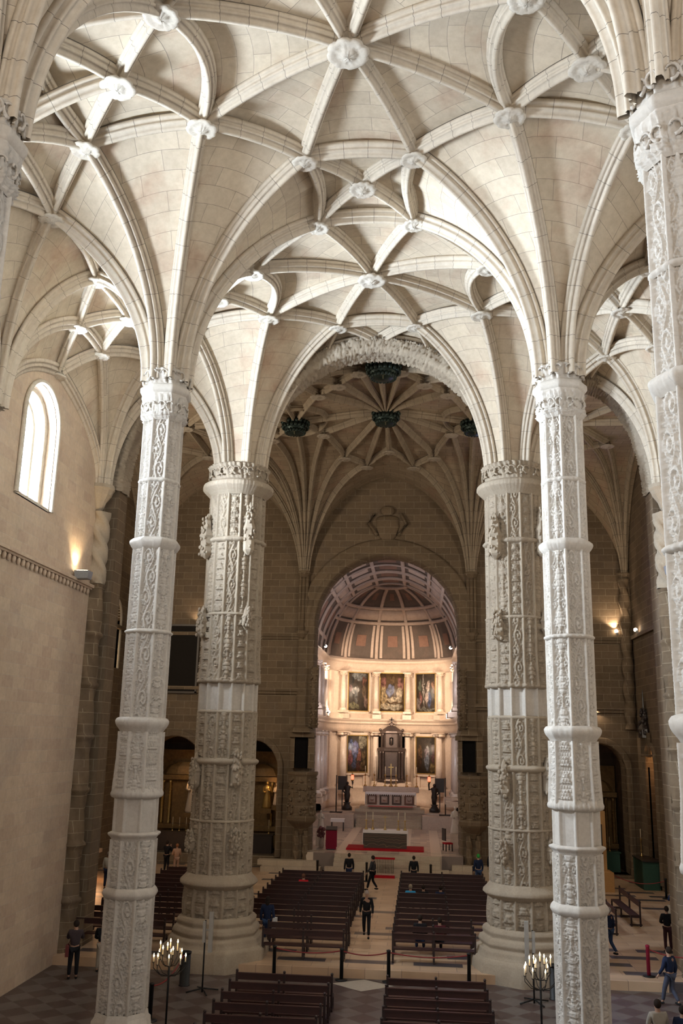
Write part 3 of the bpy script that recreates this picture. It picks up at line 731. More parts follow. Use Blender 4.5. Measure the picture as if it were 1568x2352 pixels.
for n_ in ('WL', 'n2', 'n1', 'n0', 'l2'): seg('f4', n_)
for n_ in ('WR', 'n8', 'n7', 'n6', 'r2'): seg('f5', n_)
# side bays
for sg, cx, fe, fi, fw2, fwi, W, l1, l2 in ((-1, -13.4, 'f0', 'f1', 'f6', 'f4', 'WL', 'l1', 'l2'), (1, 8.4, 'f3', 'f2', 'f7', 'f5', 'WR', 'r1', 'r2')):
    t = 'L' if sg < 0 else 'R'
    tn('c'+t, cx, CY)
    q = [(2.6, 3.6), (2.6, -3.6), (-2.6, 3.6), (-2.6, -3.6), (0, 5.6), (0, -5.6), (-4.2, 0)]
    for i, (dx, dy) in enumerate(q): tn('q%s%d' % (t, i), cx+dx*(-sg), CY+dy); seg('c'+t, 'q%s%d' % (t, i))
    seg('c'+t, W); seg('q%s0' % t, l1); seg('q%s1' % t, l2); seg('q%s0' % t, fi); seg('q%s4' % t, fi); seg('q%s4' % t, fe); seg('q%s2' % t, fe); seg('q%s1' % t, fwi); seg('q%s5' % t, fwi); seg('q%s3' % t, fw2)
    seg('q%s6' % t, fe); seg('q%s2' % t, 'q%s4' % t); seg('q%s0' % t, 'q%s4' % t); seg('q%s1' % t, 'q%s5' % t); seg('q%s3' % t, 'q%s5' % t); seg('c'+t, fe); seg('c'+t, fi)
def tcurve(a, b, n=18):
    p, q = np.array(TN[a]), np.array(TN[b]); out = []
    fa = a[0] == 'f'; 
    for i in range(n+1):
        t = i/n; t2 = t*t if fa else t; x, y = lerp(p, q, t2); out.append((x, y, tz(x, y)-.02))
    return np.array(out)
for a, b_ in TR:
    if b_[0] == 'f': a, b_ = b_, a
    rib(tcurve(a, b_), M_darkrib, tv, sc=.85)
for X in (TN['WL'], TN['WR']):            # ring ribs round the two side bosses
    ring = [(X[0]+1.75*cos(a), X[1]+2.2*sin(a)) for a in np.linspace(0, 2*PI, 33)]
    rib(np.array([(x, y, tz(x, y)-.02) for x, y in ring]), M_darkrib, tv, sc=.7)
def bossmesh2():
    o = mesh_np('b', [tuple(v.co) for v in BM[1].vertices], [tuple(p.vertices) for p in BM[1].polygons], M_darkboss); me = o.data; bpy.data.objects.remove(o); return me
DBM = bossmesh2()
for k, (x, y) in TN.items():
    if k[0] == 'f' or k in ('C', 'WL', 'WR', 'NN'): continue
    b = link(bpy.data.objects.new('roof_boss', DBM), tv); b.location = (x, y, tz(x, y)-.28); b.scale = (.38, .38, .38)
# green metal bosses
M_bronze = plain('green_bronze', (.035, .055, .045), .45, .6, .6, 5, .4)
M_bdull = plain('bronze_dull', (.16, .15, .09), .5, .5)
def bronze(x, y, lab, r=.95):
    z = tz(x, y)+.18; t = thing('bronze_boss', lab, 'ceiling boss', (x, y, z), group='green bronze bosses of the crossing vault')
    b = MB(); b.lathe((0, 0, -.75), [(.02, -.42), (.2*r, -.40), (.45*r, -.3), (.62*r, -.12), (.7*r, .12), (.72*r, .3), (.6*r, .5)], 24); b.build('bowl', M_bronze, t)
    b = MB()
    for i in range(20):
        a = 2*PI*i/20
        for dz, rr_ in ((-.45, .78), (-.68, .74), (-.95, .55)): b.ball((rr_*r*cos(a+dz*3), rr_*r*sin(a+dz*3), dz), .11*r, 7, 4, (1, 1, 1.3))
    b.build('leaf_wreath', M_bronze, t)
    b = MB(); b.box((0, -.42*r, -1.02), (.06, .08, .4), 0, .9); b.box((0, -.45*r, -1.0), (.3, .08, .06), 0, .9); b.build('relief_cross', M_bdull, t)
bronze(CX, CY, 'round green bronze boss at the centre of the dark crossing vault')
bronze(*TN['WL'], 'round green bronze boss on the left of the dark crossing vault')
bronze(*TN['WR'], 'round green bronze boss on the right, half hidden by the great arch')
bronze(CX+.2, 40.3, 'round green bronze boss nearest the top of the great arch', 1.0)

# east wall with chancel arch, chapels and window
OPS = [(-2.2, 4.7, 1.3, 15.4, 4.75), (-10.75, 1.65, .9, 6.2, 1.75), (-15.9, 1.8, .9, 6.4, 1.7), (11.2, 1.55, .5, 6.5, 1.7), (7.45, 1.35, 12.9, 19.2, 1.4)]
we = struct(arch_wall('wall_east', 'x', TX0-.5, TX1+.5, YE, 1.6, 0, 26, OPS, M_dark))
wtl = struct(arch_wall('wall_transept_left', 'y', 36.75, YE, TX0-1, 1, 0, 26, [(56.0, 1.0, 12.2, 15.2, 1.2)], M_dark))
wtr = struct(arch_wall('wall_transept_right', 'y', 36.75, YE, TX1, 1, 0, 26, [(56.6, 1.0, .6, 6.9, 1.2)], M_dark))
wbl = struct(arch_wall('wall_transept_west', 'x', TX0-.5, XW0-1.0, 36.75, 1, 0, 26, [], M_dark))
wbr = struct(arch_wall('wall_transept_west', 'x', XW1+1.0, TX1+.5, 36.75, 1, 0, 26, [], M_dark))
CP = [(-.12, .6), (-.1, .3), (-.02, .1), (.04, -.16), (.16, -.22), (.3, -.12), (.42, -.24), (.6, -.28), (.78, -.16), (.95, -.26), (1.1, -.12), (1.15, .02), (1.0, .2), (0, .6)]
struct(archivolt('trim_6', 'x', -2.2, 4.7, 15.4, 4.75, YE, CP, M_dark, zb=.3, carve=.05, n=70))
for c, hw, zs, rise, zb in ((-10.75, 1.65, 6.2, 1.75, .9), (-15.9, 1.8, 6.4, 1.7, .9), (11.2, 1.55, 6.5, 1.7, .5)):
    struct(archivolt('trim_7', 'x', c, hw, zs, rise, YE, [(0, .4), (0, -.1), (.1, -.16), (.2, -.08), (.32, -.14), (.4, 0), (.4, .1)], M_dark, zb=zb, carve=.03, n=30))
for z, x0, x1 in ((14.75, TX0, -7.4), (11.2, TX0, -7.4), (14.75, 3.0, TX1), (10.4, 3.0, TX1)):
    b = MB(); b.box(((x0+x1)/2, YE-.1, z), (x1-x0, .25, .22)); b.box(((x0+x1)/2, YE-.06, z-.2), (x1-x0, .14, .2)); struct(b.build('trim_8', M_dark))
b = MB(); b.box((TX1-.1, 49, 14.75), (.25, 22, .22)); b.box((TX0+.1, 49, 14.75), (.25, 22, .22)); struct(b.build('trim_9', M_dark))
# shafts under the vault fans
for fx in (-7.75, 3.35, 13.2, -18.9):
    b = MB()
    for k, dx in enumerate((-.22, 0, .22)): b.tube([(fx+dx, YE-.12-.06*(k == 1), 14.9), (fx+dx, YE-.12-.06*(k == 1), 19.2)], .13, 8)
    b.lathe((fx, YE-.05, 14.4), [(.1, 0), (.3, .2), (.42, .45), (.46, .6)], 10, False); b.lathe((fx, YE-.05, 18.6), [(.3, 0), (.42, .2), (.5, .4)], 10, False)
    o = struct(b.build('trim_10', M_darkrib if False else M_dark))
# twisted colonnette in the right corner
V = []; nn = 90; mm = 20
for i in range(nn+1):
    z = 18.6-9.5*i/nn
    for j in range(mm): a = 2*PI*j/mm; r = .3+.07*sin(2*a+z*4.5); V.append((13.1+r*cos(a), 59.75+r*sin(a), z))
struct(mesh_np('trim_11', V, [(i*mm+j, i*mm+(j+1) % mm, (i+1)*mm+(j+1) % mm, (i+1)*mm+j) for i in range(nn) for j in range(mm)], M_dark))
# carved pilaster and dark panel on the left of the east wall
b = MB(); b.box((-13.95, YE-.1, 14.5), (.62, .3, 12)); b.box((-13.95, YE-.28, 14.5), (.4, .1, 11.6)); rr = random.Random(5)
for k in range(60): b.ball((-13.95+rr.uniform(-.2, .2), YE-.3, 8.8+k*.19), .1, 6, 4)
struct(b.build('trim_12', M_dark))
M_oil = plain('dark_panel', (.02, .016, .013), .9)
b = MB(); b.box((-15.9, YE-.08, 13.1), (2.3, .14, 4.3)); o = b.build('dark_altar_painting', M_oil); tag(o, 'large blackened panel painting high on the wall beside the left pillar', 'painting')
b = MB()
for dx in (-1.2, 1.2): b.box((-15.9+dx, YE-.12, 13.1), (.12, .2, 4.5))
for dz in (-2.2, 2.2): b.box((-15.9, YE-.12, 13.1+dz), (2.5, .2, .12))
b.build('frame', plain('dark_frame', (.08, .055, .035), .5), o)
# coat of arms over the chancel arch
b = MB(); b.lathe((-2.2, YE-.05, 22.1), [(.02, -1.2), (.55, -.7), (.8, 0), (.75, .6), (.5, .75)], 16, True, sy=.25); b.ball((-2.2, YE-.1, 23.2), .5, 12, 6, (1, .4, .7))
for s in (-1, 1): b.tube([(-2.2+s*.7, YE-.1, 21.5), (-2.2+s*1.3, YE-.12, 22.3), (-2.2+s*.9, YE-.1, 23.0)], .12, 6)
struct(b.build('trim_13', M_dark))
# stained window in the east wall
M_stain, nt, bs = newmat('stained_glass'); v, _ = boxuv(nt)
vo = N(nt, 'ShaderNodeTexVoronoi'); vo.inputs['Scale'].default_value = 4.5; nt.links.new(v, vo.inputs['Vector'])
sp_ = N(nt, 'ShaderNodeSeparateColor'); nt.links.new(vo.outputs['Color'], sp_.inputs[0])
c = ramp(nt, sp_.outputs[0], [(0, (.25, .1, .9)), (.25, (.9, .9, 1)), (.5, (.55, .35, 1)), (.62, (1, 1, 1)), (.78, (1, .2, .1)), (.88, (.4, .8, .3)), (1, (1, .95, .8))]); c.node.color_ramp.interpolation = 'CONSTANT'
nt.nodes.remove(bs); t1 = N(nt, 'ShaderNodeBsdfTransparent'); nt.links.new(c, t1.inputs[0]); nt.links.new(t1.outputs[0], nt.nodes['Material Output'].inputs['Surface'])
w6 = struct(archivolt('window_6', 'x', 7.45, 1.35, 19.2, 1.4, YE, [(0, .5), (0, -.05), (.12, -.12), (.25, 0), (.25, .1)], M_dark, zb=12.9, n=28))
b = MB(); b.box((7.45, YE+.7, 16.8), (2.6, .03, 8)); b.build('pane', M_stain, w6)
b = MB()
for k in range(-1, 2): b.box((7.45+k*.65, YE+.62, 16.8), (.06, .06, 7.8))
for k in range(13): b.box((7.45, YE+.64, 13.2+k*.6), (2.6, .03, .03))
b.build('glazing_bars', M_lead, w6)
area('daylight_and_fill', (7.45, YE+2.2, 17), (6, 40, 12), 2.6, 7.5, 900, (.95, .95, 1))
# lit stair window of the left transept wall
w7 = struct(archivolt('window_7', 'y', 56.0, 1.0, 15.2, 1.2, TX0, [(0, -.7), (0, .05), (.12, .12), (.22, 0)], M_trim, zb=12.2, n=24))
archivolt('jamb_order', 'y', 56.0, .82, 15.1, 1.05, TX0, [(0, -.3), (.14, -.3), (.16, -.6), (0, -.65)], M_trim, zb=12.2, parent=w7, n=24)
b = MB(); b.box((TX0-1.2, 56, 14), (.2, 3.4, 6)); struct(b.build('wall_stair', M_wall))
point('stair_glow', (TX0-.65, 56.0, 12.8), 60, (1, .75, .45), .1)

# ------------------------------------------------------------------ chancel
AX, AY, AR, AH, ZC = -2.55, 79.0, 5.85, 6.5, 15.0
ZF, ZP = 1.35, 2.45                       # sanctuary floor, retable platform
def chan_floor():
    m, nt, bs = newmat('sanctuary_floor'); pos = N(nt, 'ShaderNodeNewGeometry').outputs['Position']
    b = N(nt, 'ShaderNodeTexBrick'); nt.links.new(pos, b.inputs['Vector']); b.offset = .5; b.inputs['Scale'].default_value = 1
    b.inputs['Brick Width'].default_value = .9; b.inputs['Row Height'].default_value = .5; b.inputs['Mortar Size'].default_value = .008
    b.inputs['Color1'].default_value = rgba((.58, .45, .34)); b.inputs['Color2'].default_value = rgba((.28, .20, .16)); b.inputs['Mortar'].default_value = rgba((.2, .15, .12))
    w_ = N(nt, 'ShaderNodeTexWave'); w_.inputs['Scale'].default_value = .16; nt.links.new(pos, w_.inputs['Vector'])
    c = mix(nt, mth(nt, 'GREATER_THAN', w_.outputs['Fac'], .75), b.outputs['Color'], (.62, .50, .38))
    nt.links.new(c, bs.inputs['Base Color']); bs.inputs['Roughness'].default_value = .35; return m
M_cf = chan_floor()
M_step = stone('step_stone', (.56, .46, .34), (.5, .40, .3), (.3, .24, .18), bw=1.6, bh=1.0, mort=.006, mode='box', stain_amt=.3, fine=2, rough=.5)
b = MB(); b.box((AX, 70.5, .7), (12.6, 20.2, 1.3)); struct(b.build('floor', M_cf))
b = MB(); b.box((-2.2, 59.55, .7), (9.6, 1.1, 1.3)); struct(b.build('floor', M_cf))
# steps up from the crossing
b = MB()
for k in range(5): b.box((-2.0, 58.9-k*.0-.36*(4-k)/1-.05, .3+(k+1)*.105), (6.4 if k > 1 else 7.4, .4+.36*0, (k+1)*.21), 0)
struct(b.build('trim_14', M_step))
b = MB()
for s in (-1, 1): b.box((-2.2+s*5.6, 58.3, .45), (3.6, 1.0, .3)); b.box((-2.2+s*5.9, 58.8, .75), (3.6, .7, .3))
struct(b.build('trim_14', M_step))
# steps to the high altar and the retable platform
b = MB(); b.box((AX, 81.6, ZF+(ZP-ZF)/2), (13, 9.2, ZP-ZF)); struct(b.build('floor', M_marble))
b = MB()
for k in range(4): b.box((AX+.05, 75.7+.4*k+.9, ZF+.11+.22*k), (5.2, 1.8, .22))
struct(b.build('trim_15', M_step))
b = MB()
for s in (-1, 1): b.box((AX+s*4.3, 76.1, ZF+.5), (3.2, 1.8, 1.0))
struct(b.build('trim_16', M_marble))
b = MB(); b.box((AX+.1, 78.0, ZP+.12), (5.6, 2.4, .24)); b.box((AX+.1, 78.1, ZP+.33), (4.9, 2.0, .2)); struct(b.build('trim_17', M_step))
# side walls, apse wall and their cornices
for s, nm in ((-1, 'left'), (1, 'right')):
    struct(arch_wall('wall_chancel_'+nm, 'y', YE+1.5, AY, AX+s*AR-(.5 if s < 0 else 0), .5, 0, ZC+.2, [(68.5, 1.1, 8.8, 12.6, 1.1), (64.5, 1.1, 8.8, 12.6, 1.1)], M_marble))
def apse(r, th): return (AX+r*sin(th), AY+r*cos(th))
V = []; n = 60
for i in range(n+1):
    th = -PI/2+PI*i/n; x, y = apse(AR, th)
    for z in (0, ZC+.1): V.append((x, y, z))
struct(mesh_np('wall_apse', V, [(2*i, 2*i+1, 2*i+3, 2*i+2) for i in range(n)], M_marble))
def band(name, prof, mat, parent=None, y0=YE+1.6, n=56):
    """cornice following the side walls and the apse, prof = (distance off the wall, z)"""
    path = [(-1, y) for y in np.linspace(y0, AY, 14)[:-1]]+[None]*(n+1)+[(1, y) for y in np.linspace(AY, y0, 14)[1:]]
    V = []; ia = 0
    for p in path:
        for (d, z) in prof:
            if p is None: x, y = apse(AR-d, -PI/2+PI*ia/n)
            else: x, y = AX+p[0]*(AR-d), p[1]
            V.append((x, y, z))
        if p is None: ia += 1
    k = len(prof); return mesh_np(name, V, [(i*k+j, i*k+j+1, (i+1)*k+j+1, (i+1)*k+j) for i in range(len(path)-1) for j in range(k-1)], mat, parent, smooth=False)
struct(band('trim_18', [(0, 14.05), (.25, 14.05), (.25, 14.5), (.3, 14.55), (.3, 14.75), (.45, 14.82), (.6, 14.95), (.6, 15.08), (0, 15.1)], M_marble))
struct(band('trim_19', [(0, 8.75), (.3, 8.75), (.3, 9.1), (.34, 9.15), (.34, 9.5), (.45, 9.55), (.5, 9.68), (.72, 9.78), (.72, 9.92), (.3, 9.95), (.3, 10.35), (0, 10.38)], M_marble))
b_ = band('dentil_row', [(.46, 9.45), (.5, 9.52), (.5, 9.6), (.46, 9.66)], M_marble)
struct(b_); b_.name = 'trim_19'
struct(band('trim_20', [(0, ZP), (.5, ZP), (.5, 2.9), (.42, 3.0), (.42, 3.9), (.5, 4.0), (0, 4.1)], M_marble, y0=76))
# dome and barrel
M_coff = stone('coffer_marble', (.11, .08, .065), (.085, .062, .052), (.1, .08, .07), bw=3, bh=2, mort=0, mode='pos', stain_amt=.5, bstr=.1, mdark=0, stain=(.22, .13, .10))
M_rmar = stone('red_marble', (.20, .105, .075), (.17, .09, .065), (.2, .1, .1), bw=3, bh=2, mort=0, mode='pos', bstr=.1, mdark=0, stain_amt=.3)
M_lrib = stone('light_marble', (.47, .36, .30), (.42, .32, .27), (.4, .3, .25), bw=1.4, bh=2, mort=0.004, mode='pos', bstr=.1, stain_amt=.3, mdark=.3)
def dome(th, ph, off=0): r = AR-off; return (AX+r*cos(ph)*sin(th), AY+r*cos(ph)*cos(th), ZC+(AH-off)*sin(ph))
def barrel(y, a, off=0): return (AX-(AR-off)*cos(a), y, ZC+(AH-off)*sin(a))
nt_, np_ = 56, 28
V = [dome(-PI/2+PI*i/nt_, PI/2*j/np_) for j in range(np_+1) for i in range(nt_+1)]
F = [(j*(nt_+1)+i, j*(nt_+1)+i+1, (j+1)*(nt_+1)+i+1, (j+1)*(nt_+1)+i) for j in range(np_) for i in range(nt_)]
dm = struct(mesh_np('ceiling', V, F, M_coff))
V = [barrel(y, PI*i/48) for y in (YE+1.5, AY) for i in range(49)]
bl = struct(mesh_np('ceiling', V, [(i, i+1, i+50, i+49) for i in range(48)], M_coff))
def ribstrip(name, f, ts, w, h, mat, parent):
    """square rib along f(t, side, off)"""
    V = []
    for t in ts:
        for sd, off in ((-w, -.02), (-w, h), (w, h), (w, -.02)): V.append(f(t, sd, off))
    n = len(ts); return mesh_np(name, V, [(i*4+j, i*4+(j+1) % 4, (i+1)*4+(j+1) % 4, (i+1)*4+j) for i in range(n-1) for j in range(4)], mat, parent, smooth=False)
for td in (-75, -47, -15, 15, 47, 75):
    th = math.radians(td)
    ribstrip('dome_rib', lambda p, s, o, th=th: dome(th+s/(AR*max(.25, cos(p))), p, o), np.linspace(0, 1.32, 24), .15, .16, M_lrib, dm)
for z0, z1, h in ((.0, .045, .2), (.55, .595, .17), (.80, .85, .17), (1.30, 1.36, .2)):
    ribstrip('dome_ring', lambda t, s, o, a=z0, b=z1: dome(t, a if s < 0 else b, o), np.linspace(-PI/2, PI/2, 48), .1, h, M_lrib, dm)
ribstrip('dome_band', lambda t, s, o: dome(t, .62 if s < 0 else .78, o), np.linspace(-PI/2, PI/2, 48), .1, .07, M_lrib, dm)
for a0, a1 in ((-73, -49), (-45, -17), (-13, 13), (17, 45), (49, 73)):
    c, hw = math.radians((a0+a1)/2), math.radians((a1-a0)/2*.36)
    for p0, p1 in ((.22, .38), (.98, 1.14)):
        V = [dome(c+hw*(.8 if p0 > .5 else 1)*(2*i/8-1), lerp(p0, p1, j/3), .05) for j in range(4) for i in range(9)]
        mesh_np('inlay_panel', V, [(j*9+i, j*9+i+1, (j+1)*9+i+1, (j+1)*9+i) for j in range(3) for i in range(8)], M_rmar, dm)
    for (q0, q1) in ((a0+1, a0+3.5), (a1-3.5, a1-1)):      # pale fillets inside each panel
        V = [dome(math.radians(lerp(q0, q1, i)), lerp(.06, .53, j/6), .06) for j in range(7) for i in (0, 1)]
        mesh_np('fillet', V, [(2*j, 2*j+1, 2*j+3, 2*j+2) for j in range(6)], M_lrib, dm)
for y in (79, 76.6, 76.1, 73.3, 72.8, 70, 67, 66.5, 63.5):
    ribstrip('barrel_rib', lambda a, s, o, y=y: barrel(y+s, a, o), np.linspace(0, PI, 44), .17, .16, M_lrib, bl)
for ad in (14, 42, 56, 78, 102, 124, 138, 166):
    a = math.radians(ad); ribstrip('barrel_rib', lambda y, s, o, a=a: barrel(y, a+s/AR, o), np.linspace(YE+1.5, AY, 6), .15, .14, M_lrib, bl)
for aa in (49, 131):
    ribstrip('coffer_band', lambda y, s, o, a=math.radians(aa): barrel(y, a+s/AR, o), np.linspace(YE+1.5, AY, 6), .5, .05, M_lrib, bl)
for aa in (28, 67, 90, 113, 152):
    for y in (64.5, 68.5, 71.4, 74.7, 77.8):
        a = math.radians(aa); V = [barrel(y+i*.7, a+j*.12, .04) for i in (-1, 1) for j in (-1, 1)]; mesh_np('inlay_panel', V, [(0, 1, 3, 2)], M_rmar if aa in (28, 90, 152) else M_lrib, bl)

# columns of the retable and of the side walls
def ret_col(kind):
    t = thing('marble_column', '', 'column'); z0, z1, r = (4.1, 8.75, .30) if kind == 0 else (10.38, 14.05, .24)
    if kind == 2: z0, z1, r = 3.9, 8.75, .34
    b = MB(); b.box((0, 0, z0+.1), (r*3, r*3, .2)); b.lathe((0, 0, z0+.2), [(r*1.4, 0), (r*1.45, .06), (r*1.15, .12), (r*1.25, .18), (r*1.02, .24)], 20); b.build('base', M_marble, t)
    b = MB(); b.lathe((0, 0, z0+.4), [(r, 0), (r*1.0, .3*(z1-z0)), (r*.84, z1-z0-.8)], 22); b.build('shaft', M_pilm, t)
    b = MB(); zc = z1-.42
    if kind == 1:
        b.lathe((0, 0, zc), [(r*.85, 0), (r*1.0, .1), (r*.95, .15), (r*1.25, .25), (r*1.6, .36)], 16)
        for i in range(12): a = 2*PI*i/12; b.ball((r*1.2*cos(a), r*1.2*sin(a), zc+.12+.12*(i % 2)), .07, 6, 4)
    else:
        b.lathe((0, 0, zc+.1), [(r*.85, 0), (r*1.2, .12), (r*1.2, .2)], 16)
        for sx in (-1, 1): b.tube([(sx*r*1.25, -r*1.1, zc+.2), (sx*r*1.25, r*1.1, zc+.2)], r*.42, 10)
    b.box((0, 0, zc+.38), (r*3, r*3, .08)); b.build('capital', M_marble, t)
    b = MB(); b.box((0, .15, z0-.3), (r*3.4, r*3.4+.3, .62 if kind == 0 else .4)); b.build('pedestal', M_marble, t)
    return t
M_pilm = stone('column_marble', (.66, .54, .46), (.62, .50, .43), (.5, .4, .3), bw=3, bh=2, mort=0, mode='pos', bstr=.05, mdark=0, stain_amt=.35, stain=(.5, .36, .3), rough=.3)
cols = [ret_col(0), ret_col(1), ret_col(2)]; used = [0, 0, 0]
def put(kind, x, y, label, rz=0):
    o = cols[kind] if not used[kind] else copy_tree(cols[kind]); used[kind] = 1
    o.location = (x, y, 0); o.rotation_euler.z = rz; o['label'] = label; o['group'] = 'retable columns of the %s tier' % ('lower' if kind != 1 else 'upper')
tier = {0: 'lower', 1: 'upper'}
for kind in (0, 1):
    for td, w_ in ((-52, 'outer left'), (-15.5, 'inner left'), (15.5, 'inner right'), (52, 'outer right')):
        x, y = apse(AR-(.55 if kind == 0 else .42), math.radians(td))
        where = {'outer left': 'left of the far left painting', 'inner left': 'on the left of the middle bay', 'inner right': 'on the right of the middle bay', 'outer right': 'right of the far right painting'}[w_]
        put(kind, x, y, 'pale marble column of the %s retable tier, %s' % (tier[kind], where), -math.radians(td))
    for s, nm in ((-1, 'left'), (1, 'right')):
        for k, y in enumerate((76.9, 74.2, 71.3)):
            put(2 if kind == 0 else 1, AX+s*(AR-.5), y, 'marble column on the %s side wall of the chancel, %s tier, %s from the retable' % (nm, tier[kind], ('first', 'second', 'third')[k]), PI/2)
for td in (-66, -40, -24, 24, 40, 66):       # pilaster strips of the apse wall
    b = MB(); x, y = apse(AR-.08, math.radians(td)); b.box((x, y, 6.4), (.45, .16, 4.7), -math.radians(td)); b.box((x, y, 12.2), (.4, .16, 3.7), -math.radians(td)); struct(b.build('trim_21', M_marble))

# paintings: plain figure groups in muted colours
def canvas(name, ground, figs, seed, w_, h_):
    m, nt, bs = newmat(name); tc = N(nt, 'ShaderNodeTexCoord').outputs['UV']
    nz = N(nt, 'ShaderNodeTexNoise'); nz.inputs['Scale'].default_value = 4.5; nz.inputs['Detail'].default_value = 5; nt.links.new(tc, nz.inputs['Vector'])
    off = N(nt, 'ShaderNodeVectorMath', operation='MULTIPLY_ADD'); nt.links.new(nz.outputs['Color'], off.inputs[0]); off.inputs[1].default_value = (.36, .26, 0); off.inputs[2].default_value = (-.18, -.13, 0)
    ad = N(nt, 'ShaderNodeVectorMath', operation='ADD'); nt.links.new(tc, ad.inputs[0]); nt.links.new(off.outputs[0], ad.inputs[1]); p = ad.outputs[0]
    n2 = noise(nt, tc, 7+seed, 6, .7)
    col = ramp(nt, n2, [(.3, ground[0]), (.6, ground[1]), (.75, ground[2])])
    for (x, y, rx, ry, c) in figs:
        s = N(nt, 'ShaderNodeVectorMath', operation='SUBTRACT'); nt.links.new(p, s.inputs[0]); s.inputs[1].default_value = (x, y, 0)
        d = N(nt, 'ShaderNodeVectorMath', operation='MULTIPLY'); nt.links.new(s.outputs[0], d.inputs[0]); d.inputs[1].default_value = (1/rx, 1/ry, 0)
        l = N(nt, 'ShaderNodeVectorMath', operation='LENGTH'); nt.links.new(d.outputs[0], l.inputs[0])
        mr = N(nt, 'ShaderNodeMapRange'); nt.links.new(l.outputs['Value'], mr.inputs[0]); mr.inputs[1].default_value = 1.05; mr.inputs[2].default_value = .8
        g_ = sum(c)/3; cq = tuple((q*.7+g_*.3)*.8 for q in c); cc = mix(nt, ramp(nt, n2, [(.38, (0, 0, 0)), (.62, (1, 1, 1))]), cq, tuple(q*.15 for q in cq)); col = mix(nt, mth(nt, 'MULTIPLY', mr.outputs[0], .9), col, cc)
    nt.links.new(col, bs.inputs['Base Color']); bs.inputs['Roughness'].default_value = .4; return m
M_gold = plain('gilding', (.55, .36, .12), .35, .6, .5, 12, .3)
def painting(label, td, z0, z1, w_, mat, dx=0):
    th = math.radians(td); r = AR-.22; x, y = apse(r, th); t = thing('altar_painting', label, 'painting', (x, y, (z0+z1)/2), -th)
    h = z1-z0; V = [(-w_/2, -.04, -h/2), (w_/2, -.04, -h/2), (w_/2, -.04, h/2), (-w_/2, -.04, h/2), (-w_/2, .03, -h/2), (w_/2, .03, -h/2), (w_/2, .03, h/2), (-w_/2, .03, h/2)]
    mesh_np('canvas', V, [(0, 1, 2, 3), (5, 4, 7, 6), (0, 3, 7, 4), (1, 5, 6, 2), (0, 4, 5, 1), (3, 2, 6, 7)], mat, t, [(0, 0), (1, 0), (1, 1), (0, 1)]*2, smooth=False)
    b = MB()
    for s in (-1, 1): b.box((s*(w_/2+.03), -.04, 0), (.08, .14, h+.12)); b.box((0, -.04, s*(h/2+.03)), (w_+.12, .14, .08))
    b.build('gilded_frame', M_gold, t)
    b = MB()
    for s in (-1, 1): b.box((s*(w_/2+.17), .0, 0), (.2, .16, h+.6)); b.box((0, .0, s*(h/2+.17)), (w_+.5, .16, .2))
    b.build('stone_surround', M_marble, t)
DK = ((.02, .02, .02), (.06, .045, .035), (.12, .09, .06))
BN = ((.03, .02, .015), (.10, .06, .03), (.2, .12, .06))
painting('upper middle altar painting, pale reclining figure among mourners', 0, 10.6, 14.0, 2.2, canvas('canvas_a', BN, [(.5, .8, .09, .3, (.22, .12, .04)), (.15, .75, .12, .14, (.45, .15, .12)), (.85, .72, .13, .16, (.5, .18, .14)), (.15, .42, .12, .28, (.75, .5, .2)), (.42, .55, .16, .16, (.2, .22, .42)), (.45, .12, .5, .08, (.85, .72, .5)), (.55, .3, .32, .07, (.85, .65, .4)), (.8, .42, .13, .22, (.85, .65, .42)), (.25, .15, .25, .05, (.8, .6, .35))], 1, 2, 3))
painting('upper left altar painting, grey sky above a crowd of dark figures', -33, 10.6, 13.95, 2.05, canvas('canvas_b', DK, [(.55, .93, .4, .12, (.35, .36, .36)), (.25, .8, .1, .1, (.05, .05, .05)), (.8, .78, .1, .12, (.45, .16, .1)), (.35, .55, .2, .1, (.6, .55, .5)), (.4, .35, .1, .22, (.22, .2, .18)), (.8, .5, .1, .2, (.3, .18, .1)), (.9, .25, .1, .2, (.5, .3, .25)), (.3, .12, .3, .08, (.3, .26, .12)), (.1, .6, .1, .1, (.3, .1, .1))], 2, 2, 3))
painting('upper right altar painting, pale standing figure beside a white pillar', 33, 10.6, 13.95, 2.0, canvas('canvas_c', DK, [(.38, .6, .04, .5, (.6, .5, .42)), (.2, .68, .1, .2, (.25, .3, .2)), (.2, .35, .08, .22, (.5, .15, .12)), (.6, .68, .12, .2, (.75, .52, .42)), (.55, .4, .08, .22, (.7, .5, .42)), (.7, .3, .12, .2, (.10, .14, .3)), (.9, .65, .08, .15, (.45, .2, .1)), (.1, .2, .12, .18, (.5, .4, .38)), (.5, .06, .5, .06, (.35, .32, .25))], 3, 2, 3))
painting('lower left altar painting, crowd in blue and red robes', -33, 5.3, 8.4, 2.0, canvas('canvas_d', DK, [(.75, .85, .25, .2, (.5, .42, .28)), (.2, .72, .14, .2, (.12, .18, .45)), (.4, .6, .13, .28, (.2, .2, .5)), (.15, .4, .12, .25, (.4, .1, .12)), (.35, .3, .12, .25, (.1, .14, .32)), (.62, .45, .1, .2, (.5, .14, .08)), (.85, .4, .1, .2, (.45, .28, .1)), (.8, .15, .15, .12, (.4, .25, .1)), (.55, .12, .12, .14, (.35, .1, .08))], 4, 2, 3))
painting('lower right altar painting, figure in a grey-blue robe on a dark ground', 33, 5.3, 8.4, 1.95, canvas('canvas_e', DK, [(.55, .7, .1, .12, (.5, .48, .46)), (.55, .5, .14, .25, (.42, .3, .34)), (.55, .3, .12, .22, (.25, .3, .4)), (.2, .6, .13, .2, (.3, .14, .05)), (.15, .3, .12, .22, (.18, .08, .04)), (.88, .5, .08, .3, (.2, .06, .06)), (.85, .15, .12, .12, (.45, .28, .06))], 5, 2, 3))

